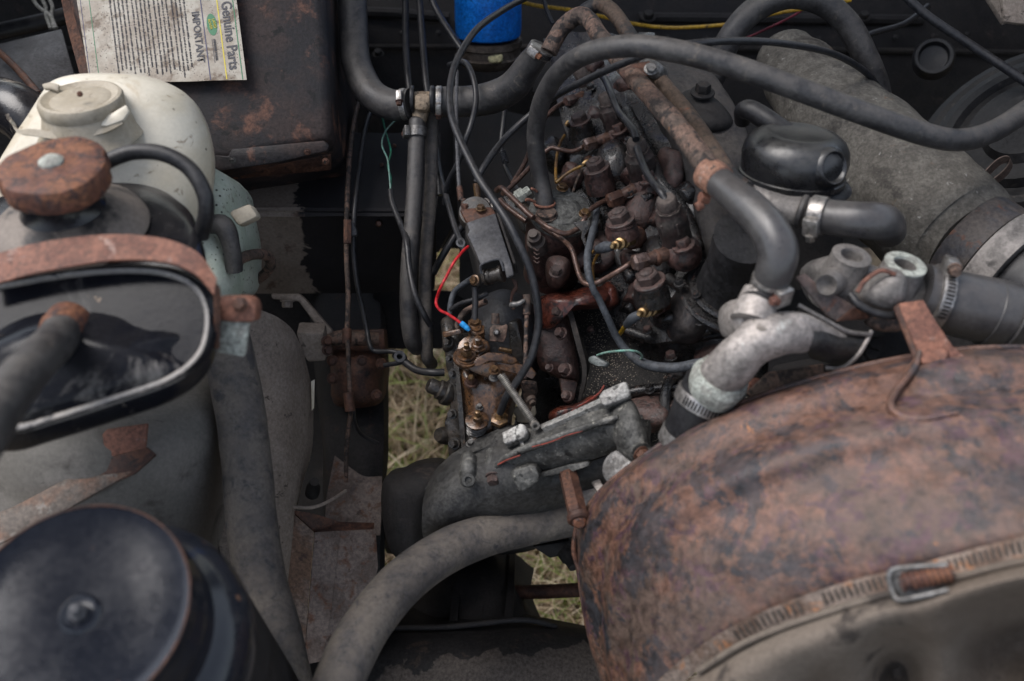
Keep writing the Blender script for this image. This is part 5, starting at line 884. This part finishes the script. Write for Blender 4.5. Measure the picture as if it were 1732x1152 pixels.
# front face of block: red cover, gasket edge and bolts
t = Thing('side_cover', 'dark red side cover bolted beside the injection pump', 'cover')
t.add('boss', puff([(905, 512, 1.09), (930, 496, 1.09), (960, 492, 1.09), (1000, 484, 1.09), (1038, 490, 1.09), (1046, 506, 1.09), (1020, 520, 1.09), (975, 524, 1.09), (950, 540, 1.09), (930, 560, 1.09), (910, 552, 1.09)], .06, 6, .6), redox_w, rough=.0015)
t.add('flange', puff([(905, 545, 1.1), (935, 530, 1.1), (956, 528, 1.1), (966, 545, 1.1), (974, 590, 1.1), (980, 636, 1.1), (974, 648, 1.1), (955, 645, 1.1), (930, 634, 1.1), (912, 620, 1.1), (905, 590, 1.1)], .05, 6, .35), redox, rough=.001)
t.add('lower_tab', plate([(946, 640, 1.075), (978, 646, 1.075), (972, 676, 1.075), (962, 684, 1.075), (953, 680, 1.075)], .02, .003), redox)
t.add('gasket_edge', surf([[(958, 520, 1.07), (966, 552, 1.065), (976, 590, 1.06), (984, 620, 1.06), (984, 645, 1.06), (976, 682, 1.07)], [(966, 518, 1.07), (975, 550, 1.064), (985, 588, 1.058), (992, 618, 1.058), (990, 650, 1.06), (980, 684, 1.07)]], 6, 2, .012), darkw)
for x, y, r in ((945, 529, 8), (951, 565, 9), (959, 627, 10), (931, 623, 6), (961, 671, 8)):
    wA, hB = hexb(P(x, y, 1.06), N_*.6-R_*.6+U_*.3, r, r*1.1, 1.25, .3); t.add('bolt', join(wA, hB), MATS['brown bolt head'] if y < 540 else redox)
t.add('red_lip', puff([(930, 700, 1.06), (945, 690, 1.06), (975, 684, 1.06), (1000, 670, 1.06), (1010, 676, 1.06), (985, 694, 1.06), (945, 712, 1.06), (930, 712, 1.06)], .02, 4, .5), redox_w)
# ================================================================ timing case at the front
t = Thing('timing_case', 'sooty cast alloy timing case with raised pads across the front of the engine', 'casting')
t.add('upper_face', surf([[(776, 788, 1.02), (815, 752, 1.015), (856, 728, 1.005), (912, 720, .985), (965, 697, .97), (1016, 674, .96), (1062, 668, .955)], [(780, 796, 1.0), (820, 772, .995), (862, 752, .985), (915, 738, .97), (968, 716, .955), (1020, 698, .945), (1072, 692, .94)], [(790, 800, .99), (824, 790, .985), (866, 772, .97), (920, 752, .955), (972, 734, .945), (1028, 716, .93), (1084, 722, .925)]], 6, 5, .03, .0016, 45), casting)
t.add('ridge', tube([(838, 788, .968), (866, 768, .958), (912, 749, .944), (965, 731, .934), (1020, 713, .922), (1045, 705, .918)], [4, 6, 6, 6, 6, 4], 12, 6), casting)
t.add('lower_face', surf([[(786, 802, .982), (824, 792, .978), (866, 774, .963), (920, 755, .948), (972, 737, .938), (1028, 719, .924), (1086, 724, .92)], [(792, 812, .985), (828, 802, .98), (870, 790, .968), (922, 778, .955), (976, 764, .945), (1032, 748, .932), (1094, 748, .925)], [(800, 818, .995), (840, 806, .99), (880, 800, .98), (926, 796, .97), (980, 784, .96), (1036, 768, .95), (1098, 768, .94)]], 6, 5, .03, .0016, 45), casting)
t.add('front_skirt', surf([[(716, 826, 1.03), (745, 800, 1.02), (790, 796, 1.0), (850, 800, .99), (940, 796, .98), (1040, 768, .965)], [(714, 868, 1.03), (750, 848, 1.015), (800, 836, 1.0), (860, 830, .99), (950, 822, .98), (1050, 800, .97)], [(718, 905, 1.06), (760, 890, 1.04), (810, 876, 1.03), (870, 860, 1.02), (960, 850, 1.01), (1060, 840, 1.0)]], 6, 5, .03, .003, 30), mat('oily dark casting', (.04, .039, .038), (.062, .06, .056), (.022, .021, .021), s=34, lo3=.62, hi3=.74, r=(.3, .6), bump=.4))
t.add('rounded_end', surf([[(726, 806, 1.05), (752, 778, 1.035), (792, 752, 1.025), (850, 724, 1.015), (900, 716, 1.03)], [(717, 832, 1.02), (746, 802, 1.008), (790, 780, .998), (856, 746, .99), (905, 735, 1.005)], [(713, 868, 1.0), (745, 838, .99), (790, 808, .982), (866, 772, .968), (960, 760, .995)], [(715, 905, 1.005), (748, 878, .99), (792, 848, .98), (872, 812, .966), (975, 800, .99)], [(728, 938, 1.035), (760, 908, 1.015), (802, 884, 1.0), (880, 850, .98), (985, 832, 1.0)], [(750, 950, 1.07), (785, 925, 1.05), (820, 905, 1.03), (890, 880, 1.01), (990, 850, 1.02)]], 6, 6, .02, .002, 30), MATS['oily dark casting'])
seal = mat('red sealant bead', (.26, .05, .035), (.16, .04, .03), s=90, r=(.5, .7), bump=.2)
for pts in ([(842, 786, .962), (858, 778, .957), (880, 770, .95)], [(900, 756, .943), (930, 748, .937), (960, 736, .932), (985, 729, .928)], [(735, 858, 1.0), (744, 846, .998), (752, 840, .996)], [(940, 712, 1.02), (975, 690, 1.01), (1010, 668, 1.0), (1022, 652, 1.0)]):
    t.add('sealant_bead', tube(pts, 1.2, 6, 5, wob=.9), seal)
t.add('flange_edge', tube([(722, 862, 1.005), (745, 842, 1.0), (770, 826, .993), (786, 820, .988), (800, 822, .985)], 3.2, 10, 5), casting)
for pts in ([(848, 731, .975), (880, 716, .97), (888, 718, .97), (893, 730, .968), (888, 740, .966), (856, 751, .966), (851, 748, .967)], [(1013, 669, .93), (1020, 660, .93), (1055, 645, .928), (1061, 647, .928), (1067, 668, .924), (1060, 674, .924), (1024, 686, .924), (1016, 682, .926)]):
    pd = t.add('pad', plate(pts, .018, .003), castlight)
t.add('pad_web', plate([(876, 744, .975), (884, 742, .973), (890, 766, .965), (884, 768, .965)], .012, .002), castlight)
t.add('rib', ribbon([(912, 719, .978), (965, 696, .964), (1016, 673, .953)], [(916, 725, .97), (968, 703, .957), (1020, 680, .946)], .006), castlight)
t.add('end_boss', puff([(1040, 690, .935), (1068, 676, .935), (1088, 712, .93), (1100, 756, .925), (1090, 776, .925), (1066, 778, .925), (1042, 752, .93), (1030, 720, .935)], .06, 6, .4), casting, rough=.001)
t.add('end_bolt_boss', lathe(P(1066, 752, .93), P(1086, 768, .905), [(0, 25), (.5, 22), (1, 19)], 24), casting)
t.add('end_bolt', join(*hexb(P(1084, 768, .903), R_*.45-U_*.35+N_*.8, 12, 10, 1.25, .2)), rust_d)
for x, y in ((793, 788), (834, 781)):
    k = t.add('stud_boss', tube([(x, y-14, .995), (x-1, y+6, .982), (x-1, y+24, .985), (x, y+38, 1.0)], [13, 15, 15, 15], 20, 5, rnd=.4), casting)
    if x < 800: t.add('boss_hole', lathe(P(792, 813, .968), P(792, 812, .964), [(0, 12), (1, 11), (1, 6), (.3, 5), (.3, 1)], 20), casting, k)
t.add('case_bolt', join(*hexb(P(834, 806, .972), N_*.7-U_*.7, 10.5, 12, 1.3, .2)), MATS['brown bolt head'])
t.add('block_pad', plate([(863, 800, .955), (872, 793, .955), (896, 786, .952), (906, 788, .95), (912, 806, .95), (909, 816, .952), (886, 832, .956), (878, 832, .956), (870, 818, .956)], .04, .005), casting)
t.add('block_pad_face', plate([(866, 803, .954), (898, 790, .951), (905, 812, .951), (878, 822, .954)], .006, .002), casting)
st_ = t.add('stay', plate([(912, 800, .965), (960, 786, .955), (995, 780, .95), (998, 788, .95), (970, 797, .953), (915, 808, .965)], .01, .002), casting)
t = Thing('long_stud', 'rusty hexagonal stud bolt standing in front of the lower hose', 'stud bolt')
t.add('shank', lathe(P(958, 792, .97), P(978, 872, .915), [(0, 15), (.1, 16), (.95, 16.5), (1, 16)], 6), rust_d)
t.add('flange', lathe(P(977, 868, .918), P(980, 882, .912), [(0, 15), (.3, 20), (.8, 20), (1, 17)], 24), rust_d)
t.add('tip', lathe(P(980, 882, .912), P(981, 886, .908), [(0, 12), (.5, 12), (1, 8)], 20), rust_cap)
one('water_pump_pulley', 'bright alloy disc edge peeping over the rusty fan cowl', 'pulley', lathe(P(1056, 796, .93), P(1044, 790, .92), [(0, 26), (.3, 32), (.8, 32), (.95, 29), (1, 20), (1.02, 4)], 32), steel)
one('belt_pulley_dark', 'black rubber mount at the left end of the timing case', 'mount', puff([(676, 800, 1.12), (700, 788, 1.12), (740, 784, 1.12), (760, 800, 1.12), (740, 840, 1.12), (718, 905, 1.12), (700, 960, 1.12), (660, 930, 1.12), (645, 860, 1.12), (650, 810, 1.12)], .08, 6, .4), dark)
# ================================================================ coolant hoses and alloy housings, right of centre
t = Thing('coolant_hose', 'smooth black hose bending from the rusty pipe down to the alloy elbow', 'hose')
t.add('hose', tube([(1207, 300, .85), (1232, 322, .83), (1268, 352, .81), (1300, 388, .795), (1316, 425, .79), (1310, 458, .795), (1298, 490, .81)], [26, 27, 31, 33, 34, 32, 28], 26, 8), rubber_k2 := mat('smooth grey black rubber', (.05, .048, .049), (.065, .062, .061), (.025, .024, .025), s=24, lo3=.62, hi3=.76, r=(.24, .46), bump=.05, dust=.2, var=.15, spec=.55))
k = t.add('collar', lathe(P(1196, 292, .855), P(1219, 309, .84), [(0, 24), (.02, 28), (.5, 29), (.95, 28), (1, 25)], 30), mat('rusty pale band', (.26, .135, .09), (.19, .1, .07), (.32, .24, .2), s=40, r=(.5, .75), bump=.3))
t.add('collar_ear', join(rod((1198, 336, .86), -R_+U_*.1+N_*.3, 16, 10, 14), rod((1188, 345, .86), -R_*.8-U_*.5, 12, 8, 10)), rust_strap, k)
clamp(t, (1304, 470, .8), (1297, 494, .81), 30, -U_*.3+N_*.9+R_*.5, scr=rust_strap, hs=1.25)
t = Thing('bypass_hose', 'short grey hose with a bright clamp ending in a rounded elbow', 'hose')
t.add('hose', tube([(1380, 362, .875), (1405, 368, .865), (1445, 372, .855), (1478, 374, .855), (1497, 378, .87), (1503, 390, .905)], [30, 30, 31, 32, 31, 29], 26, 8, rnd=.5), rubber_k2)
t.add('pipe', tube([(1252, 322, .9), (1280, 334, .895), (1320, 350, .885), (1356, 358, .88), (1382, 362, .875)], [17, 18, 21, 25, 27], 22, 6), alu_d)
t.add('bead', lathe(P(1351, 356, .878), P(1362, 359, .876), [(0, 26), (.3, 29), (.7, 29), (1, 26)], 28), rubber)
clamp(t, (1372, 362, .872), (1396, 366, .866), 31, N_*.75-U_*.6, scr=steel_b, hs=1.3)
t = Thing('alloy_elbow', 'bare alloy water outlet elbow with white corrosion round its neck', 'elbow')
eb = t.add('elbow', tube([(1214, 648, .84), (1232, 622, .82), (1262, 590, .805), (1298, 568, .8), (1340, 562, .81), (1384, 568, .83)], [43, 40, 37, 39, 35, 29], 32, 8, wob=.14), alu, rough=.0008)
t.add('spigot', tube([(1290, 500, .81), (1280, 520, .808), (1272, 545, .805)], [35, 35, 38], 26, 5), alu)
t.add('web', puff([(1300, 545, .80), (1350, 528, .80), (1400, 548, .815), (1445, 575, .83), (1430, 592, .83), (1370, 575, .82), (1320, 590, .81)], .02, 5, .6), alu)
t.add('spigot_neck', lathe(P(1294, 496, .81), P(1284, 516, .806), [(0, 28), (.2, 31), (.8, 33), (1, 36)], 28), rubber_k)
t.add('boss', puff([(1232, 520, .83), (1252, 505, .83), (1270, 520, .83), (1262, 560, .83), (1240, 572, .83), (1230, 550, .83)], .04, 5, .6), alu)
t.add('neck_ring', tube([(1224, 632, .828), (1216, 644, .834), (1209, 656, .842)], [46, 51, 49], 32, 4, wob=.08), alu_w, rough=.001)
t.add('flange', surf([[(1352, 520, .82), (1390, 540, .82), (1430, 562, .825), (1470, 566, .83)], [(1360, 548, .8), (1395, 560, .805), (1430, 575, .815), (1462, 580, .825)], [(1362, 585, .8), (1395, 592, .808), (1428, 598, .818), (1452, 600, .828)], [(1370, 606, .83), (1398, 614, .835), (1422, 618, .84), (1440, 616, .845)]], 6, 5, .02), mat('oily black alloy', (.03, .03, .032), (.05, .048, .046), (.012, .012, .012), s=30, r=(.25, .5), metal=.3, bump=.3))
t.add('flange_edge', tube([(1350, 516, .815), (1390, 538, .812), (1432, 560, .818), (1472, 566, .825)], 4, 10, 6), alu_d)
t.add('flange_lip', tube([(1474, 560, .828), (1462, 584, .824), (1448, 604, .826), (1424, 622, .834), (1396, 622, .838)], 4, 10, 6), alu)
t = Thing('outlet_hose', 'black hose with slotted bands below the alloy elbow', 'hose')
t.add('hose', tube([(1205, 652, .85), (1188, 685, .86), (1170, 720, .87), (1150, 762, .89), (1138, 790, .9)], [49, 48, 44, 38, 34], 28, 6), rubber_k)
clamp(t, (1197, 668, .854), (1187, 688, .858), 49, N_*.6+R_*.6-U_*.5, scr=rust_cap, hs=1.3)
clamp(t, (1163, 731, .874), (1153, 752, .88), 41, -N_*.3+R_*.8, hs=.8)
one('outlet_stub', 'grey alloy pipe stub under the slotted hose', 'pipe', lathe(P(1148, 765, .885), P(1120, 830, .92), [(0, 34), (.1, 36), (1, 36)], 28), alu)
t = Thing('thermostat_housing', 'grey alloy thermostat housing with two hollow round posts', 'housing')
pu = (U_*.72+N_*.62+R_*.12).normalized()
for x, y, r in ((1441, 432, 33), (1532, 446, 35)):
    A = P(x, y, .83); kk = .83/F
    b = t.add('post', lathe(A-pu*kk*95, A, [(0, r*1.35), (.4, r*1.25), (.75, r*1.08), (.94, r*1.0), (.97, r*1.0), (.97, r*.57), (.7, r*.52), (.45, r*.5), (.44, r*.1)], 36, ref=A), alu_d)
    t.add('rim', lathe(A-pu*kk*4, A+pu*kk*1.0, [(0, r*1.0), (.8, r*1.02), (1, r*.98), (1.02, r*.6), (0, r*.56), (0, r*1.0)], 36, ref=A, caps=False), alu_d if x < 1500 else alu_w, b)
t.add('side_boss', lathe(P(1408, 476, .83), P(1398, 482, .81), [(0, 24), (.7, 20), (1, 17), (.8, 11), (.6, 2)], 26), alu_d)
t.add('body', puff([(1378, 450, .86), (1420, 430, .86), (1480, 450, .86), (1560, 470, .86), (1590, 510, .86), (1560, 545, .86), (1480, 540, .86), (1400, 510, .86)], .06, 6, .5), alu_d)
t.add('domed_cap', puff([(1442, 500, .83), (1452, 478, .83), (1480, 456, .83), (1506, 452, .83), (1522, 466, .83), (1524, 492, .83), (1516, 520, .83), (1490, 530, .83), (1456, 520, .83)], .05, 6, .7), alu_d)
t.add('cap_edge', tube([(1450, 494, .8), (1464, 474, .8), (1490, 458, .798), (1514, 464, .798)], 4, 10, 6), rust_strap)
t.add('seal_ring', tube([(1438, 498, .815), (1452, 514, .81), (1478, 528, .808), (1506, 534, .81), (1526, 530, .815)], 7, 12, 6), rubber_k)
t.add('brass_plug', tube([(1470, 538, .84), (1490, 546, .835), (1520, 550, .835)], [13, 15, 12], 16, 4, rnd=.4), rust_p)
t = Thing('cowl_bracket', 'reddish grey angle bracket beside the alloy elbow', 'bracket')
t.add('web', plate([(1346, 470, .82), (1362, 462, .82), (1380, 478, .82), (1450, 520, .825), (1440, 536, .825), (1415, 545, .825), (1400, 536, .825)], .004, .0015), mat('grey pink paint', (.15, .105, .092), (.11, .092, .085), (.2, .1, .07), s=30, r=(.5, .75), bump=.25))
t.add('leg', plate([(1415, 545, .823), (1445, 520, .823), (1470, 532, .83), (1472, 540, .83)], .02, .002), rust_d)
t = Thing('radiator_top_hose', 'wide ribbed grey hose leaving the alloy housing on the right', 'hose')
t.add('hose', tube([(1555, 496, .845), (1590, 506, .845), (1640, 519, .845), (1700, 533, .85), (1770, 548, .86), (1850, 560, .87)], [52, 54, 56, 57, 57, 57], 32, 8, wob=.015), rubber_k2)
clamp(t, (1572, 501, .842), (1592, 506, .842), 54, N_*.5+U_*.85, hs=1.5, scr=rust_p)
for x in (1670, 1706): t.add('rib', lathe(P(x, 525+(x-1660)*.24, .847), P(x+3, 526+(x-1660)*.24, .847), [(0, 56.5), (.5, 58), (1, 56.5)], 32), rubber_k2)
t = Thing('dark_bracket', 'dark steel bracket in the shade below the alloy elbow', 'bracket')
t.add('plate', plate([(1320, 628, .9), (1400, 612, .9), (1500, 560, .92), (1560, 560, .92), (1560, 640, .92), (1300, 680, .92)], .02, .004), dark)
for p in ((1478, 585), (1472, 602), (1278, 655)): t.add('bolt', join(*hexb(P(*p, .88), N_+U_*.3, 12, 10)), dark if p[0] > 1400 else rust_cap)
t.add('rusty_web', plate([(1262, 665, .87), (1300, 630, .87), (1395, 615, .87), (1395, 640, .87), (1290, 690, .87)], .006, .002), rust_p)
one('cowl_shade_fill', 'dark filler sheet added as shade between the alloy housing and fan cowl', 'panel', surf([[(1300, 500, 1.02), (1500, 470, 1.0), (1800, 520, 1.0)], [(1300, 620, 1.0), (1500, 600, .99), (1800, 620, .98)], [(1300, 760, 1.0), (1500, 740, .98), (1800, 740, .96)]], 5, 4, .01, .004), dark)  # sheet added to keep the gap under the thermostat housing dark
# ================================================================ rusty fan cowl
t = Thing('fan_cowl', 'big rusty curved fan cowl filling the lower right corner', 'cowl')
c0 = [(1052, 1230, .98), (1004, 1100, .98), (982, 990, .97), (978, 905, .95), (1010, 838, .92), (1090, 772, .885), (1200, 705, .855), (1340, 652, .835), (1480, 615, .825), (1620, 592, .82), (1760, 588, .815), (1900, 600, .81)]
c1 = [(1046, 1240, .95), (1000, 1100, .94), (984, 1000, .93), (990, 915, .905), (1024, 846, .875), (1102, 780, .845), (1212, 716, .815), (1350, 664, .795), (1490, 628, .785), (1625, 608, .78), (1762, 604, .775), (1900, 614, .77)]
c2 = [(1058, 1240, .92), (1022, 1110, .91), (1014, 1010, .89), (1030, 925, .865), (1070, 862, .84), (1150, 800, .81), (1258, 746, .785), (1384, 702, .765), (1512, 672, .752), (1636, 655, .745), (1764, 650, .74), (1900, 656, .736)]
c3 = [(1060, 1240, .91), (1030, 1112, .9), (1024, 1018, .88), (1042, 938, .855), (1084, 874, .828), (1164, 814, .80), (1268, 764, .772), (1392, 722, .752), (1520, 694, .74), (1642, 676, .733), (1766, 670, .728), (1900, 676, .724)]
c4 = [(1066, 1240, .88), (1052, 1130, .86), (1060, 1050, .84), (1088, 980, .815), (1138, 920, .79), (1220, 868, .765), (1320, 826, .742), (1434, 792, .722), (1552, 768, .71), (1662, 752, .702), (1774, 744, .697), (1900, 746, .693)]
c5 = [(1072, 1240, .85), (1070, 1150, .825), (1100, 1090, .80), (1146, 1036, .776), (1206, 984, .755), (1284, 940, .732), (1372, 906, .712), (1474, 878, .694), (1580, 856, .682), (1680, 838, .673), (1784, 828, .667), (1900, 826, .663)]
c6 = [(1078, 1240, .83), (1090, 1175, .805), (1140, 1120, .78), (1200, 1072, .757), (1268, 1032, .735), (1346, 1000, .715), (1426, 972, .697), (1512, 948, .68), (1604, 926, .666), (1694, 906, .656), (1790, 892, .65), (1900, 884, .646)]
c2 = [(x, y, z+.005) for x, y, z in c2]; c3 = [(x+4, y+26, z-.021) for x, y, z in c3]; c4 = [(x, y+6, z-.001) for x, y, z in c4]
c7 = [(x+12, y+34, z+.004) for x, y, z in c6]
t.add('shell', surf([c0, c1, c2, c3, c4, c5, c6, c7], 6, 6, .004, .0012, 40), cowlm)
t.add('rolled_edge', tube(c0, 5, 10, 5, wob=.1), cowlm)
t.add('side_tab', tube([(975, 890, .95), (970, 930, .95), (978, 960, .95), (990, 985, .94)], 4, 8, 5), rust_d)
# reinforcing plate with the arm
t.add('arm', plate([(1518, 512, .80), (1562, 506, .795), (1582, 540, .785), (1612, 585, .775), (1640, 606, .77), (1560, 615, .77), (1552, 592, .778)], .005, .0015), rust_strap, label='flat rusty arm standing up from the cowl')
t.add('arm_flange', plate([(1510, 520, .802), (1518, 512, .80), (1556, 592, .78), (1554, 612, .776), (1520, 660, .765), (1500, 690, .758), (1512, 650, .77), (1545, 605, .78)], .012, .001), rust_d)
t.add('raised_pad', puff([(1545, 622, .775), (1600, 605, .772), (1690, 602, .768), (1800, 604, .765), (1830, 650, .755), (1700, 668, .752), (1600, 688, .752), (1548, 710, .752), (1520, 690, .756), (1522, 660, .765)], .026, 6, .6), cowlm)
t.add('pad_rib', tube([(1536, 708, .745), (1570, 690, .744), (1620, 680, .742), (1690, 674, .74), (1760, 680, .736)], [4, 7, 8, 7, 5], 12, 6), cowlm)
t.add('arm_fold', tube([(1556, 594, .776), (1545, 625, .768), (1516, 660, .754), (1506, 686, .738), (1528, 706, .726), (1566, 708, .718), (1620, 698, .714)], [4, 6, 7, 7, 7, 6, 3], 12, 6), cowlm)
t.add('arm_pad', lathe(P(1592, 604, .778), P(1590, 600, .772), [(0, 15), (.5, 15), (1, 11)], 20), rust_strap)
t.add('pad_bolt', join(*hexb(P(1668, 640, .752), N_+U_*.5, 8, 5)), rust_d)
# band clamp round the front of the cowl
t = Thing('band_clamp', 'long slotted worm drive band clamped round the front of the cowl', 'clamp')
bA = [(1068, 1215, .81), (1100, 1165, .79), (1160, 1110, .768), (1230, 1064, .745), (1300, 1030, .723), (1380, 1000, .704), (1460, 976, .688), (1540, 958, .673), (1620, 936, .66), (1700, 914, .65), (1790, 896, .643)]
bB = [(1082, 1245, .805), (1122, 1190, .785), (1180, 1135, .763), (1248, 1090, .740), (1316, 1058, .718), (1394, 1030, .699), (1472, 1006, .683), (1550, 986, .668), (1630, 966, .655), (1708, 946, .645), (1796, 930, .638)]
b = t.add('band', ribbon(bA, bB, .0025, 6, 2), mat('rusty pale steel band', (.19, .15, .125), (.12, .08, .06), (.26, .13, .07), s=24, r=(.4, .65), metal=.45, bump=.2))
sA, sB = spl([W(p) for p in bA], 15), spl([W(p) for p in bB], 15); S = []; rg = random.Random(2)
n = len(sA)
for i in range(0, n-2, 2):
    f = i/n
    if not (.30 < f < .46 or .5 < f < .7 or .76 < f < .98): continue
    a, c = sA[i].lerp(sB[i], .2), sA[i].lerp(sB[i], .8); a2, c2_ = sA[i+1].lerp(sB[i+1], .2), sA[i+1].lerp(sB[i+1], .8)
    m = (a2-a)*.7; o = N_*.0022+U_*.0008
    S.append(([a+N_*.0002, c+N_*.0002, c+m, a+m, a+o, c+o, c+m*.8+o, a+m*.8+o], [(4, 5, 6, 7), (0, 1, 5, 4), (1, 2, 6, 5), (2, 3, 7, 6), (3, 0, 4, 7)]))
t.add('band_ridges', join(*S), mat('band slot grime', (.05, .04, .033), (.03, .024, .02), s=50, r=(.5, .7), bump=.1), b, kind='stuff')
h = t.add('worm_housing', plate([(1502, 962, .664), (1512, 958, .663), (1600, 950, .652), (1606, 958, .652), (1606, 992, .65), (1600, 1000, .65), (1526, 1012, .658), (1508, 996, .662)], .004, .0015), steel)
t.add('housing_rim', tube([(1604, 956, .645), (1560, 958, .65), (1516, 962, .656), (1504, 972, .658), (1508, 996, .656), (1520, 1014, .652), (1560, 1008, .647), (1604, 998, .642)], 5, 10, 6), steel, h)
t.add('worm_screw', helix(P(1524, 986, .654), P(1612, 968, .646), 14, 3.2, 9, 10, 6), rust_cap, h)
t.add('worm_core', tube([P(1524, 986, .654), P(1612, 968, .646)], 12, 14, 4), rust_d, h)
t = Thing('rubber_duct', 'dusty moulded rubber duct sagging below the banded cowl', 'duct')
t.add('duct', surf([[(1085, 1250, .80), (1126, 1192, .78), (1184, 1138, .758), (1252, 1093, .736), (1320, 1062, .714), (1398, 1034, .695), (1476, 1010, .679), (1554, 990, .664), (1634, 970, .651), (1712, 950, .641), (1800, 934, .634)],
    [(1100, 1270, .78), (1150, 1215, .755), (1210, 1165, .733), (1276, 1124, .712), (1342, 1096, .692), (1418, 1068, .674), (1492, 1044, .659), (1568, 1024, .645), (1646, 1004, .633), (1722, 986, .624), (1808, 970, .617)],
    [(1120, 1300, .78), (1180, 1245, .755), (1240, 1200, .735), (1304, 1160, .716), (1366, 1134, .71), (1436, 1106, .69), (1508, 1080, .70), (1580, 1062, .658), (1656, 1044, .68), (1730, 1028, .69), (1816, 1010, .66)],
    [(1150, 1330, .8), (1214, 1280, .78), (1274, 1238, .76), (1334, 1204, .745), (1392, 1180, .76), (1456, 1156, .735), (1522, 1130, .77), (1592, 1112, .69), (1664, 1096, .75), (1738, 1084, .76), (1824, 1066, .70)],
    [(1190, 1380, .84), (1250, 1340, .82), (1310, 1310, .8), (1370, 1290, .79), (1424, 1270, .8), (1480, 1250, .78), (1540, 1230, .73), (1606, 1212, .74), (1676, 1200, .74), (1748, 1190, .71), (1832, 1176, .68)]], 6, 6, .005, .0015, 20), cowlin)
t.add('bead', tube([(1180, 1136, .752), (1250, 1092, .73), (1320, 1062, .708), (1398, 1036, .689), (1476, 1012, .673), (1554, 992, .658), (1634, 972, .645), (1712, 953, .635), (1800, 938, .628)], 6, 12, 6), cowlin)
# ================================================================ lower hose, cross member, dark lower parts
t = Thing('lower_hose', 'wide dusty hose sweeping from the bottom edge up under the timing case', 'hose')
t.add('hose', tube([(545, 1260, .8), (575, 1150, .84), (618, 1062, .88), (680, 986, .93), (752, 934, .97), (830, 903, 1.0), (910, 886, 1.02), (1000, 868, 1.03)], [47, 44, 42, 40, 38, 35.5, 33, 31], 32, 8, wob=.02), rubber_b)
one('hose_end_pipe', 'grey alloy pipe and collar where the lower hose ends', 'pipe', join(tube([(985, 850, 1.0), (1010, 836, 1.0), (1030, 826, 1.0)], [30, 30, 30], 28, 4), lathe(P(1012, 838, .985), P(1026, 830, .985), [(0, 29), (.1, 32), (.9, 32), (1, 29)], 32)), alu)
t = Thing('axle_casing', 'dark greasy axle casing with a dust tide line at the bottom', 'axle')
t.add('casing', surf([[(600, 1010, 1.32), (760, 1030, 1.28), (900, 1040, 1.27), (1060, 1070, 1.32)], [(600, 1060, 1.24), (760, 1066, 1.2), (900, 1064, 1.2), (1060, 1084, 1.24)], [(600, 1130, 1.18), (760, 1130, 1.15), (900, 1130, 1.15), (1060, 1130, 1.2)], [(600, 1250, 1.16), (760, 1250, 1.13), (900, 1250, 1.13), (1080, 1250, 1.18)]], 7, 6, .02, .003, 14), mat('axle paint', (.016, .015, .0155), (.022, .02, .019), (.035, .027, .023), s=16, r=(.5, .8), bump=.2, split=((.15, -1, 0), -.368, 14, (.055, .046, .04), .1), spec=.15))
t.add('diff_nose', surf([[(690, 960, 1.4), (760, 930, 1.36), (850, 930, 1.36), (905, 960, 1.42)], [(680, 1010, 1.32), (760, 985, 1.28), (850, 985, 1.28), (900, 1010, 1.34)], [(670, 1070, 1.26), (760, 1055, 1.23), (860, 1052, 1.23), (925, 1072, 1.28)]], 6, 5, .03, .004, 18), dark)
for x in (770, 862): t.add('rib', ribbon([(x, 930, 1.36), (x-4, 990, 1.27), (x-10, 1050, 1.22)], [(x+10, 930, 1.36), (x+8, 990, 1.27), (x+4, 1050, 1.22)], .02), dark)
t.add('cross_flange', tube([(640, 1062, 1.22), (760, 1060, 1.195), (880, 1048, 1.195), (940, 1060, 1.22)], 5, 10, 6), dark)
one('track_rod', 'dark brown track rod crossing the lower grass gap', 'rod', tube([(860, 1002, 1.3), (940, 1000, 1.28), (1040, 994, 1.26)], 12, 14, 5), rust_d)
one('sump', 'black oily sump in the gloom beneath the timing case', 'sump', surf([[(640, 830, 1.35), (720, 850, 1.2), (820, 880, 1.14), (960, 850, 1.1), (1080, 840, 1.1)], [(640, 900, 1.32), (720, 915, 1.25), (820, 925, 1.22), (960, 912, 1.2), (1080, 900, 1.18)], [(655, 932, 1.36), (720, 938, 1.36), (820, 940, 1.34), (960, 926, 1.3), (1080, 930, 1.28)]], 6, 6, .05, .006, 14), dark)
one('hose_bracket', 'small black bolt fitting at the edge of the lower grass gap', 'fitting', join(lathe(P(955, 935, 1.15), P(970, 960, 1.13), [(0, 13), (.4, 12), (.5, 9), (1, 8)], 14), plate([(900, 925, 1.17), (960, 915, 1.16), (975, 935, 1.16), (930, 945, 1.17)], .01, .002)), dark)
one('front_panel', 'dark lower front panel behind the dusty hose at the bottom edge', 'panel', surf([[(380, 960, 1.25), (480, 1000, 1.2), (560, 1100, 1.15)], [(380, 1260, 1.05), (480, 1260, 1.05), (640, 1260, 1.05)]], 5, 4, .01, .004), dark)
for T in THINGS: T.finish()
